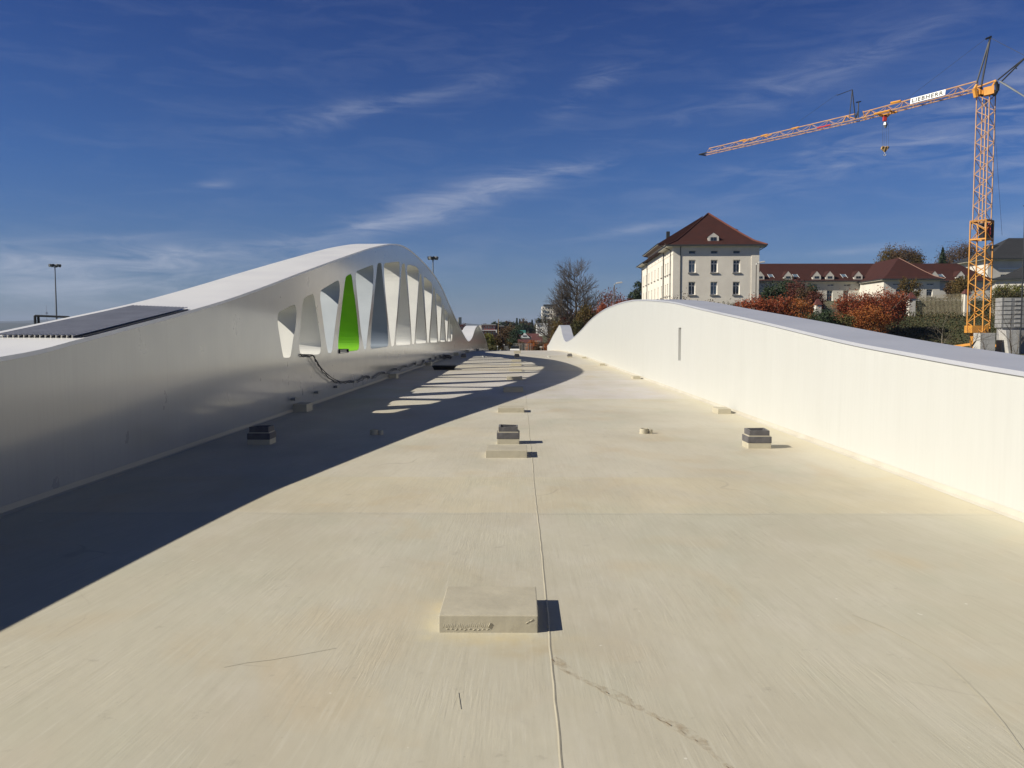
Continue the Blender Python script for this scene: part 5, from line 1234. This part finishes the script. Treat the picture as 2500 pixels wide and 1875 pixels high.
for s in (-1, 1):
    pts = [];
    for k in range(14):
        a = k * math.pi / 13; pts.append((s * (.12 + .0) + .24 * math.cos(a) * .9, .26 * math.sin(a)))
    pts = [(s * .19 + .19 * math.cos(k * math.pi / 8), .10 + .2 * math.sin(k * math.pi / 8)) for k in range(9)]
    pts += [(s * .19 - .19, 0), (-.05 if s < 0 else -.10, -.28), (.10 if s < 0 else .05, -.28)]
    n_ = len(pts)
    f0 = [hb + Vector((x, -.08, z)) for x, z in pts]; f1 = [hb + Vector((x, .08 + (.01 if s > 0 else 0), z)) for x, z in pts]
    hk.add(f0 + f1, [tuple(range(n_)), tuple(range(n_, 2 * n_))[::-1]] + [(i, (i + 1) % n_, n_ + (i + 1) % n_, n_ + i) for i in range(n_)])
hko = hk.build('hook_block', mat('tan_yellow_paint', (.70, .45, .16), .5), C)
mb = MB()
for k in (-.30, -.02, .24):
    mb.add([hb + Vector((k - .04, -.10, -.02 if k != -.02 else -.22)), hb + Vector((k + .05, -.10, -.02 if k != -.02 else -.22)), hb + Vector((k + .18, -.10, .2)), hb + Vector((k + .07, -.10, .24))], [(0, 1, 2, 3)])
mb.build('black_stripes', CRBLACK, hko)
mb = MB(); pts = [hb + Vector((0, 0, -.28)), hb + Vector((0, 0, -.45))] + [hb + Vector((.11 * math.cos(a), 0, -.56 + .11 * math.sin(a))) for a in [R(90 - 30 * k) for k in range(0, 10)]]; mb.tube(pts, .035, 6); mb.build('hook', CLAMP, hko)
# ballast and containers by the crane
def slabs(px0, px1, py0, py1, Y, n, label):
    a, b = atY(px0, py0, Y), atY(px1, py1, Y); g = hgt((a.x + b.x) / 2, Y)
    t = empty('ballast_stack', (a.x, Y, g), label, 'concrete blocks'); w = b.x - a.x; z1_ = a.z - g; z0_ = b.z - g; h = (z1_ - z0_) / n
    for k in range(n):
        mb = MB(); mb.box(0, w, 0, 1.1, z0_ + k * h, z0_ + (k + 1) * h - .035); sl = mb.build('ballast_slab', CONCG, t, bevel=.02)
        mb = MB(); mb.box(w * .42, w * .62, -.03, -.002, z0_ + k * h + h * .25, z0_ + k * h + h * .75); mb.build('pocket', CONC, sl); mb = MB(); mb.box(w * .08, w * .3, -.02, -.002, z0_ + k * h + h * .12, z0_ + (k + 1) * h - .06); mb.build('pocket', CONC, sl)
    mb = MB(); mb.box(.15, w - .15, .1, 1.0, .0, z0_ - .02); mb.build('support', CONCG, t)
slabs(2447, 2520, 726, 800, 77.5, 7, 'tall stack of grey concrete ballast slabs right of the crane mast')
def cblock(px0, px1, py0, Y, label, slant=0):
    a, b = atY(px0, py0, Y), atY(px1, py0, Y); g = hgt(a.x, Y); w = b.x - a.x; h = a.z - g
    mb = MB(); mb.add([(slant, 0, 0), (w, 0, 0), (w, 1.2, 0), (slant, 1.2, 0), (0, 0, h), (w, 0, h), (w, 1.2, h), (0, 1.2, h)], [(0, 3, 2, 1), (4, 5, 6, 7), (0, 1, 5, 4), (1, 2, 6, 5), (2, 3, 7, 6), (3, 0, 4, 7)])
    o = mb.build('concrete_block', CONC, None, bevel=.03); o.location = (a.x, Y, g); tag(o, label, 'concrete block')
cblock(2394, 2431, 813, 77, 'white concrete block standing at the foot of the crane mast'); cblock(2455, 2490, 806, 76.8, 'white tapering concrete block under the ballast stack', .35)
# ---------------------------------------------------------------- vegetation
def leaf_quad(mb, p, s, r):
    n = Vector((r.gauss(0, 1), r.gauss(0, 1), r.gauss(0, 1))).normalized(); a = n.orthogonal().normalized(); b = n.cross(a)
    q = r.uniform(0, 6.28); a, b = a * math.cos(q) + b * math.sin(q), b * math.cos(q) - a * math.sin(q)
    w = s * r.uniform(.6, 1.2); h = s * r.uniform(.5, 1.0)
    mb.add([p - a * w, p - b * h * .6, p + a * w, p + b * h * .6], [(0, 1, 2, 3)])
def crown(mb, blobs, n, size, r, clump=26, spread=.28, hollow=.55):
    tot = sum(b[3] * b[4] * b[5] for b in blobs)
    for (cx, cy, cz, rx, ry, rz) in blobs:
        k = max(20, int(n * rx * ry * rz / tot)); nc = max(4, k // clump)
        for _ in range(nc):
            d = Vector((r.gauss(0, 1), r.gauss(0, 1), r.gauss(0, 1))).normalized(); t = hollow + (1 - hollow) * r.random() ** .7
            c = Vector((cx + d.x * rx * t, cy + d.y * ry * t, cz + d.z * rz * t)); sp = spread * (rx + ry + rz) / 3 * r.uniform(.5, 1.2)
            for _ in range(clump):
                leaf_quad(mb, c + Vector((r.gauss(0, sp), r.gauss(0, sp), r.gauss(0, sp * .8))), size, r)
def branches(mb, base, top, r0, rng, n=7, spread=1.0, sides=5):
    base = Vector(base); top = Vector(top); mb.bar(base, top, r0, sides, r2=r0 * .35)
    for i in range(n):
        t = .25 + .7 * i / n; p = base.lerp(top, t); a = rng.uniform(0, 6.28); l = spread * rng.uniform(.6, 1.1)
        q = p + Vector((math.cos(a) * l, math.sin(a) * l, l * rng.uniform(.4, 1.0))); mb.bar(p, q, r0 * .4, 4, r2=r0 * .12)
        for _ in range(3):
            a2 = a + rng.uniform(-.9, .9); q2 = q + Vector((math.cos(a2), math.sin(a2), rng.uniform(.2, 1))) * l * .5; mb.bar(p.lerp(q, rng.uniform(.5, 1)), q2, r0 * .16, 3, r2=r0 * .05)
TREEN = [0]
def tree(px, ptop, wpx, Y, kind, label, name='broadleaf_tree', cat='tree', group=None, pbot=None, n=2200, size=None, blobs=None, sparse=False, conifer=False):
    TREEN[0] += 1; r = random.Random(TREEN[0] * 13 + 5)
    c = atY(px, ptop, Y); w = wpx / 2080 * Y / 2; g = hgt(c.x, Y)
    zlow = atY(px, pbot, Y).z if pbot else g
    base = min(g, zlow); H = c.z - base
    t = empty(name, (c.x, Y, base), label, cat, group)
    mb = MB()
    if conifer:
        mb.bar((0, 0, 0), (0, 0, H * .97), w * .14, 6, r2=.02); mb.build('trunk', BARK, t)
        mb = MB(); tiers = 13; per = max(6, n // tiers // 12); h0 = max(0, zlow - base)
        for k in range(tiers):
            f = k / (tiers - 1); z = h0 + (H - h0) * (.02 + .95 * f); rr = w * (1 - f) ** .8 * (1.05 if k % 2 else .86) + w * .04
            for b in range(per):
                a = b * 6.283 / per + r.uniform(-.2, .2); L_ = rr * r.uniform(.75, 1.1)
                for q in range(12):
                    u = (q + r.random()) / 12; leaf_quad(mb, Vector((math.cos(a) * L_ * u, math.sin(a) * L_ * u, z - .28 * L_ * u + r.gauss(0, .05 * w) + .1 * L_ * u * u)), size or w * .12, r)
        mb.build('crown', LEAF[kind], t); return t
    ch = c.z - max(zlow, g if not pbot else zlow); cz0 = H - ch
    branches(mb, (0, 0, 0), (r.uniform(-.1, .1) * w, 0, cz0 + ch * .8), max(.05, w * .07), r, 8, w * .6); mb.build('trunk', BARK if not sparse else TWIG, t)
    mb = MB()
    if blobs is None:
        blobs = [(0, 0, cz0 + ch * .52, w * .80, w * .75, ch * .46)]
        for _ in range(6):
            a = r.uniform(0, 6.28); f = r.uniform(.35, .75); blobs.append((math.cos(a) * w * f, math.sin(a) * w * .7 * f, cz0 + ch * r.uniform(.25, .78), w * r.uniform(.28, .42), w * r.uniform(.28, .4), ch * r.uniform(.15, .25)))
    else:
        blobs = [(a * w, b * w, cz0 + c_ * ch, d * w, d * w * .8, e * ch) for a, b, c_, d, e in blobs]
    crown(mb, blobs, n, size or w * .06, r, clump=22 if not sparse else 9, spread=.22 if not sparse else .3, hollow=.45)
    mb.build('crown' if cat == 'tree' else 'foliage', LEAF[kind], t); return t
# bare tree
def bare_tree(px, ptop, pbot, Y, hw, label):
    r = random.Random(21); c = atY(px, ptop, Y); b = atY(1402, pbot, Y); g = hgt(b.x, Y); H = c.z - g
    t = empty('bare_tree', (b.x, Y, g), label, 'tree')
    tr = MB(); tw = MB()
    def grow(p, d, l, rad, lev):
        n = 3 if lev < 3 else 2; q = p
        for i in range(n):
            d = (d + Vector((r.gauss(0, .09), r.gauss(0, .09), r.gauss(0, .06) + (.06 if lev > 0 else 0)))).normalized(); q2 = q + d * l / n
            (tr if lev < 2 else tw).bar(q, q2, rad * (1 - .25 * i / n), 5 if lev < 2 else 3, r2=rad * (1 - .25 * (i + 1) / n), cap=False)
            if lev < 4:
                for _ in range(1 + (r.random() < .55)):
                    a = r.uniform(0, 6.28); ax = d.orthogonal().normalized(); ax.rotate(Matrix.Rotation(a, 3, d)); nd = (d * math.cos(.75) + ax * math.sin(.75)).normalized(); nd.z += .12
                    grow(q2, nd.normalized(), l * r.uniform(.5, .68), rad * .52, lev + 1)
            q = q2
        if lev < 4: grow(q, d, l * .62, rad * .62, lev + 1)
    tr.bar((0, 0, 0), (.15, 0, H * .22), .42, 8, r2=.34)
    def limb(p, d, l, rad): grow(Vector(p), Vector(d).normalized(), l, rad, 1)
    z0 = H * .22
    p = Vector((.15, 0, z0)); d = Vector((.06, 0, 1))
    for i in range(9):      # leader with side limbs all the way up
        q = p + Vector((r.uniform(-.1, .16), r.uniform(-.1, .1), H * .064)); tr.bar(p, q, .30 * (1 - i / 10), 7, r2=.30 * (1 - (i + 1) / 10)); p = q
        for k in range(4):
            a_ = r.uniform(0, 6.28); reach = H * (.195 - .010 * i) * r.uniform(.75, 1.15)
            limb(p, (math.cos(a_) * 1.0, math.sin(a_) * .7, .62), reach, .12 * (1 - i / 13))
    limb((.1, 0, H * .14), (.75, .1, .5), H * .27, .17); limb((.1, 0, H * .18), (.85, -.1, .75), H * .27, .15); limb((.1, 0, H * .10), (.9, .2, .22), H * .24, .13)
    limb((0, 0, H * .08), (-.7, .1, .62), H * .22, .20); limb((-.1, 0, H * .10), (-.5, -.1, .95), H * .24, .17); limb((0, 0, H * .06), (-1, .1, .26), H * .24, .17)
    limb((-2.6, 0, H * .16), (-1, 0, .12), H * .14, .11); tr.bar((0, 0, H * .06), (-2.7, .2, H * .17), .2, 6, r2=.12)
    tr.build('trunk', BARK, t); tw.build('crown', TWIG, t)
bare_tree(1415, 626, 765, 150, 5, 'tall bare branching tree standing above the dip in the sunny wall')
def sapling(px0, pbot, px1, ptop, Y, lab, seed, rad=.07, mt=PALETWIG):
    r = random.Random(seed); b = atY(px0, pbot, Y); g = hgt(b.x, Y); q = atY(px1, ptop, Y)
    t = empty('bare_sapling', (b.x, Y, g), lab, 'tree', 'bare saplings in front of the ivy bank'); tr = MB(); tw = MB()
    def grow(p, d, l, rad, lev):
        for i in range(3):
            d = (d + Vector((r.gauss(0, .12), r.gauss(0, .12), r.gauss(0, .08) + .03))).normalized(); q2 = p + d * l / 3
            (tr if lev < 1 else tw).bar(p, q2, rad, 4, r2=rad * .8, cap=False); p = q2; rad *= .8
            if lev < 4:
                a = r.uniform(0, 6.28); ax = d.orthogonal().normalized(); ax.rotate(Matrix.Rotation(a, 3, d)); grow(q2, (d * .75 + ax * .66).normalized(), l * .58, rad * .62, lev + 1)
        if lev < 4: grow(p, d, l * .6, rad * .7, lev + 1)
    dv = Vector((q.x - b.x, 0, q.z - g)); grow(Vector((0, 0, 0)), dv.normalized(), dv.length * .5, rad, 0)
    tr.build('trunk', mt, t); tw.build('crown', mt, t)
sapling(2301, 835, 2300, 768, 76, 'pale bare sapling in the middle of the ivy bank', 5)
sapling(2360, 850, 2415, 780, 71, 'dark bare sapling crossing the foot of the crane mast', 8, .10, BARK)
sapling(2402, 858, 2425, 800, 70, 'bare sapling before the white concrete block', 12, .06, BARK)
sapling(2470, 850, 2468, 735, 70, 'bare sapling with slim stems before the ballast stack', 15, .07, BARK)
sapling(2480, 855, 2495, 790, 70, 'bare sapling at the right edge under the ballast', 19, .05)
# autumn shrubs and trees behind the sunny wall
T_ = tree
GA = 'autumn shrubs behind the sunny wall'
T_(1838, 722, 100, 84, 'red', 'rust red shrub under the right street lamp', 'autumn_shrub', 'shrub', GA, 800, 5200, .10)
T_(1905, 722, 110, 85, 'red', 'broad rust red shrub left of the half-hidden gate post', 'autumn_shrub', 'shrub', GA, 815, 6000, .10)
T_(1952, 725, 90, 84, 'orange', 'orange-flecked shrub beside the broad rust red one', 'autumn_shrub', 'shrub', GA, 825, 4500, .10)
T_(2085, 712, 110, 86, 'red', 'tall rust red shrub right of the short picket fence', 'autumn_shrub', 'shrub', GA, 812, 7000, .10)
T_(2150, 705, 125, 87, 'red', 'largest rust red shrub, reaching up before the projecting wing', 'autumn_shrub', 'shrub', GA, 810, 8500, .10)
T_(2120, 745, 110, 84, 'orange', 'orange shrub at the front of the largest rust red clump', 'autumn_shrub', 'shrub', GA, 835, 6000, .09)
T_(2195, 712, 60, 88, 'red', 'rust red shrub touching the tall white gate pier', 'autumn_shrub', 'shrub', GA, 790, 3600, .10)
T_(2055, 760, 80, 82, 'olive', 'olive shrub low in front of the red clump', 'shrub', 'shrub', GA, 850, 3600, .09)
T_(2010, 752, 80, 82, 'green', 'dark green shrub under the half-hidden gate post', 'shrub', 'shrub', GA, 840, 4600, .09)
T_(1975, 765, 60, 83, 'olive', 'small olive shrub left of the dark green one', 'shrub', 'shrub', GA, 840, 3000, .09)
T_(1885, 688, 62, 104, 'green', 'dark green round shrub below the first dormers', 'shrub', 'shrub', GA, 760, 3600, .12)
T_(1915, 680, 60, 106, 'green', 'taller dark green shrub touching the eaves of the long building', 'shrub', 'shrub', GA, 760, 3600, .12)
T_(1945, 683, 52, 103, 'maroon', 'thin maroon tree between the dark green shrubs', 'broadleaf_tree', 'tree', GA, 750, 2200, .12, sparse=True)
T_(1980, 690, 46, 108, 'green', 'dark green shrub right of the maroon tree', 'shrub', 'shrub', GA, 760, 2500, .12)
T_(1992, 708, 60, 100, 'maroon', 'brown-maroon shrub before the white wall', 'shrub', 'shrub', GA, 770, 3000, .11)
T_(1965, 700, 44, 101, 'brown', 'small brown shrub before the long building', 'shrub', 'shrub', GA, 770, 2000, .11)
for i, (px, pt, wd, k, lab) in enumerate([(1640, 722, 60, 'brown', 'thin brown shrub at the left corner of the main building'), (1672, 717, 50, 'brown', 'wispy brown shrub under the first window column'), (1712, 731, 56, 'olive', 'low olive shrub under the gap after the first windows'), (1738, 727, 40, 'brown', 'wispy brown shrub under the middle windows'), (1770, 733, 60, 'olive', 'low olive shrub under the right windows'), (1795, 745, 40, 'maroon', 'reddish shrub below the lowest visible window')]):
    T_(px, pt, wd, 90, k, lab, 'shrub', 'shrub', 'low shrubs in front of the main building', 800, 900, .09, sparse=True)
T_(2322, 684, 32, 118, 'brown', 'round brown tree left of the mast before the long roof', 'broadleaf_tree', 'tree', None, 735, 1800, .14)
T_(2350, 672, 56, 116, 'ochre', 'golden brown tree beside the crane mast', 'broadleaf_tree', 'tree', None, 735, 3600, .13)
T_(2206, 676, 26, 118, 'ochre', 'slim golden shrub before the projecting wing', 'broadleaf_tree', 'tree', None, 730, 1100, .12)
T_(2232, 680, 40, 118, 'ochre', 'second golden shrub right of the slim one', 'broadleaf_tree', 'tree', None, 735, 1600, .12)
T_(2175, 603, 70, 205, 'ochre', 'leafy brown tree behind the ridge, left of its pair', 'broadleaf_tree', 'tree', None, 700, 9000, .2)
T_(2215, 604, 80, 200, 'brown', 'wide brown tree on the skyline behind the projecting wing roof', 'broadleaf_tree', 'tree', None, 700, 12000, .2)
T_(2240, 615, 34, 198, 'ochre', 'small golden tree at the right end of the skyline clump', 'broadleaf_tree', 'tree', None, 700, 4000, .2)
T_(2345, 592, 110, 230, 'brown', 'broad brown tree behind the slate roof and mast', 'broadleaf_tree', 'tree', None, 700, 15000, .2)
T_(2302, 605, 28, 200, 'green', 'dark spruce on the skyline left of the mast', 'spruce', 'tree', None, 660, 2200, .28, conifer=True)
T_(2445, 690, 46, 98, 'yellowgreen', 'yellow-green shrub right behind the crane mast', 'shrub', 'shrub', None, 745, 2600, .10)
T_(2482, 693, 52, 97, 'yellowgreen', 'yellow-green shrub below the lower slate roof', 'shrub', 'shrub', None, 745, 2600, .10)
T_(2460, 705, 90, 95, 'ivy', 'dark ivy-coloured hedge above the ballast stack', 'hedge', 'hedge', None, 770, 4200, .10)
# around the bare tree
T_(1430, 742, 52, 118, 'ochre', 'ivy-clad yellowish tree left below the crest of the sunny wall', 'broadleaf_tree', 'tree', None, 835, 3600, .14)
T_(1413, 775, 40, 112, 'olive', 'olive tree just right of the dip in the sunny wall', 'broadleaf_tree', 'tree', None, 850, 2600, .13)
T_(1380, 768, 50, 150, 'maroon', 'maroon tree under the spreading left branch of the bare tree', 'broadleaf_tree', 'tree', None, 840, 2800, .18)
T_(1360, 778, 40, 140, 'ochre', 'golden brown tree right of the pale high-rise', 'broadleaf_tree', 'tree', None, 850, 2600, .17)
T_(1395, 752, 50, 155, 'maroon', 'dark red tree at the foot of the bare tree', 'broadleaf_tree', 'tree', None, 830, 2600, .18)
T_(1455, 752, 60, 125, 'maroon', 'dark red shrub right of the ivy-clad tree', 'shrub', 'shrub', None, 830, 3200, .14)
T_(1475, 742, 50, 115, 'red', 'red hedge shrub hugging the crest of the sunny wall', 'shrub', 'shrub', None, 800, 3000, .13)
T_(1515, 733, 60, 112, 'red', 'red-brown shrub behind the left street lamp', 'shrub', 'shrub', None, 800, 2600, .13)
T_(1490, 706, 70, 138, 'maroon', 'thin pinkish tree behind the left street lamp', 'broadleaf_tree', 'tree', None, 770, 900, .16, sparse=True)
T_(1535, 725, 50, 120, 'maroon', 'low maroon shrub before the dark pine', 'shrub', 'shrub', None, 780, 2000, .13)
T_(1556, 685, 50, 165, 'green', 'dark pine at the left corner of the main building', 'pine_tree', 'tree', None, 760, 3200, .22, blobs=[(.1, 0, .75, .55, .2), (-.2, 0, .5, .6, .16), (-.5, 0, .3, .55, .14), (.3, 0, .35, .7, .25)])
# town trees
GT = 'trees among the town houses ahead'
for a in [(1194, 812, 34, 165, 'yellowgreen', 'yellow-green tree at the end of the shaded arched wall', 2400, .16, 0),
          (1209, 824, 30, 168, 'ochre', 'ochre shrub right of the yellow-green tree', 1800, .15, 0), (1222, 815, 34, 175, 'brown', 'brown tree left of the big olive tree', 2200, .17, 0),
          (1243, 790, 46, 200, 'brown', 'big olive-brown tree in the centre of the town view', 4200, .2, 0), (1258, 800, 34, 195, 'green', 'dark tree against the right of the big olive-brown one', 2800, .18, 0),
          (1272, 834, 26, 172, 'brown', 'brown shrub by the nearest brown roof', 1500, .15, 0), (1300, 833, 40, 168, 'orange', 'orange-brown shrub above the narrow site fence', 2200, .14, 0), (1318, 840, 34, 162, 'brown', 'brown shrub behind the small cream sign', 2200, .14, 0), (1338, 838, 30, 160, 'orange', 'orange tree touching the end of the sunny wall', 1800, .14, 0),
          (1307, 824, 24, 240, 'olive', 'grey-olive tree in front of the white cubic house', 2400, .2, 0), (1352, 815, 34, 225, 'maroon', 'maroon tree right of the white cubic house', 2600, .2, 0), (1332, 836, 40, 190, 'brown', 'brown tree left of the small peak of the sunny wall', 2600, .17, 0), (1352, 800, 36, 240, 'brown', 'brown tree under the high-rise balconies', 2200, .2, 0),
          (1296, 818, 24, 260, 'brown', 'small brown tree right of the teal roof', 1200, .2, 0), (1250, 826, 40, 185, 'green', 'dark shrub under the big olive-brown tree', 2200, .16, 0), (1230, 834, 50, 178, 'ochre', 'ochre undergrowth left of the tarpaulin', 2600, .15, 0), (1205, 843, 40, 160, 'olive', 'olive undergrowth behind the pale bollard', 2000, .13, 0),
          (1208, 785, 24, 420, 'green', 'far dark green tree left of the tall pole', 1500, .35, 0), (1226, 785, 30, 400, 'green', 'far dark green tree right of the tall pole', 1500, .35, 0), (1240, 783, 24, 450, 'brown', 'far brown tree on the skyline, centre left', 1200, .4, 0),
          (1262, 777, 14, 380, 'green', 'slim dark conifer on the skyline, left one of its pair', 900, .4, 1), (1269, 779, 13, 385, 'green', 'slim dark conifer on the skyline, right one of its pair', 900, .4, 1), (1280, 778, 26, 370, 'brown', 'red-brown round tree on the skyline', 1800, .32, 0), (1276, 788, 40, 350, 'green', 'broad dark tree below the skyline conifers', 2400, .3, 0),
          (1299, 781, 18, 360, 'green', 'dark conifer left of the white cubic house', 1200, .35, 1), (1300, 800, 20, 352, 'green', 'dark tree below the conifer beside the white house', 1800, .3, 0), (1316, 777, 22, 380, 'olive', 'olive round tree behind the white cubic house', 1600, .32, 0), (1331, 772, 16, 350, 'green', 'dark conifer in front of the high-rise', 1200, .35, 1),
          (1253, 786, 26, 430, 'green', 'far dark tree left of the skyline conifers', 1200, .38, 0), (1185, 790, 22, 460, 'brown', 'far brown tree behind the brick apartment block', 1100, .4, 0), (1290, 786, 24, 410, 'brown', 'far brown tree between the skyline conifers', 1300, .36, 0), (1345, 779, 22, 400, 'brown', 'brown tree at the foot of the high-rise', 1200, .36, 0),
          (1112, 784, 22, 330, 'green', 'dark tree just past the end of the big arch', 1500, .3, 0), (1130, 792, 34, 320, 'maroon', 'maroon-brown tree beside the narrow dark tower', 2200, .3, 0), (1146, 800, 30, 310, 'brown', 'brown tree behind the small left arch', 1600, .3, 0)]:
    px, pt, wd, Y, k, lab, n, s, con = a
    T_(px, pt, wd, Y, k, lab, 'conifer' if con else 'broadleaf_tree', 'tree', GT, None, n, s, conifer=bool(con))
# ivy bank (ground cover)
mb = MB(); r = random.Random(31)
for _ in range(26000):
    x = r.uniform(26, 62); y = r.uniform(79.5, 95.5); z = hgt(x, y)
    leaf_quad(mb, Vector((x, y, z + r.random() ** 2 * .55)), .12, r)
o = mb.build('ivy_bank', LEAF['ivy'], None); tag(o, kind='stuff')
# hedge behind the fence
HG = MB()
for _ in range(9000):
    x = r.uniform(39, 58); HG_ = r.uniform(0, 1); leaf_quad(HG, Vector((x, 97.2 + r.uniform(-.5, .5), hgt(x, 97) + HG_ * 2.2 + r.gauss(0, .07))), .11, r)
hd_ = empty('hedge', (48, 97.2, hgt(48, 97)), 'clipped dark hedge rising behind the picket fence', 'hedge'); attach(HG.build('foliage', LEAF['ivy'], None), hd_)
# fence with piers
FY = 94.6
def pier(px0, px1, ptop, pcap, lab):
    a, b = atY(px0, ptop, FY), atY(px1, ptop, FY); w = b.x - a.x; g = hgt(a.x, FY) - .3; h = a.z - g; c = atY(px0, pcap, FY).z - g
    t = empty('gate_pier', (a.x, FY, g), lab, 'gate pier', 'white piers with tiled caps along the picket fence')
    mb = MB(); mb.box(0, w, 0, w * 1.1, 0, h); mb.build('shaft', CREAM2, t, bevel=.02)
    mb = MB(); o = .10; d = w * 1.1; mb.add([(-o, -o, h), (w + o, -o, h), (w + o, d + o, h), (-o, d + o, h), (w * .32, d / 2, c), (w * .68, d / 2, c)], [(0, 1, 5, 4), (1, 2, 5), (2, 3, 4, 5), (3, 0, 4), (3, 2, 1, 0)]); mb.build('tiled_cap', RTILE, t)
pier(2220.5, 2236, 729, 713, 'tall white gate pier with brown tiled cap right of the red shrubs'); pier(2356, 2370, 717, 705, 'white gate pier half covered by twigs left of the crane mast'); pier(1992, 2006, 744, 729, 'small white gate pier with brown cap among the dark green shrubs')
def picket(px0, px1, pt0, pt1, lab, n):
    a, b = atY(px0, pt0, FY + .3), atY(px1, pt1, FY + .3); g = hgt(a.x, FY) - .2
    t = empty('picket_fence', (a.x, FY + .3, g), lab, 'fence', 'weathered picket fences between the white piers'); w = b.x - a.x
    mb = MB()
    for i in range(n):
        u = i / (n - 1); z = (a.z + (b.z - a.z) * u) - g; mb.box(u * w - .022, u * w + .022, -.02, .0, 0, z)
    mb.build('pickets', FENCEM, t)
    for k in (.42, .62): mb = MB(); mb.bar((0, .03, a.z - g - k), (w, .03, b.z - g - k), .035, 4); mb.build('rail', FENCEM, t)
picket(2241, 2354, 722, 716, 'long picket fence between the tall gate pier and the crane', 36); picket(2012, 2046, 736, 738, 'short picket fence right of the small gate pier', 12); picket(2421, 2446, 727, 727, 'short picket fence between the crane mast and the ballast stack', 9)
mb = MB(); mb.box(-10400, 8600, -2600, 8200, -30, 150)
hm = bpy.data.materials.new('haze_air'); hm.use_nodes = True; t = hm.node_tree; t.nodes.remove(t.nodes['Principled BSDF'])
pv = N(t, 'ShaderNodeVolumePrincipled'); pv.inputs['Color'].default_value = (.58, .70, .95, 1); pv.inputs['Density'].default_value = HAZE; t.links.new(pv.outputs[0], t.nodes['Material Output'].inputs['Volume'])
hz = mb.build('haze', hm); tag(hz, kind='stuff')
bpy.context.view_layer.update()
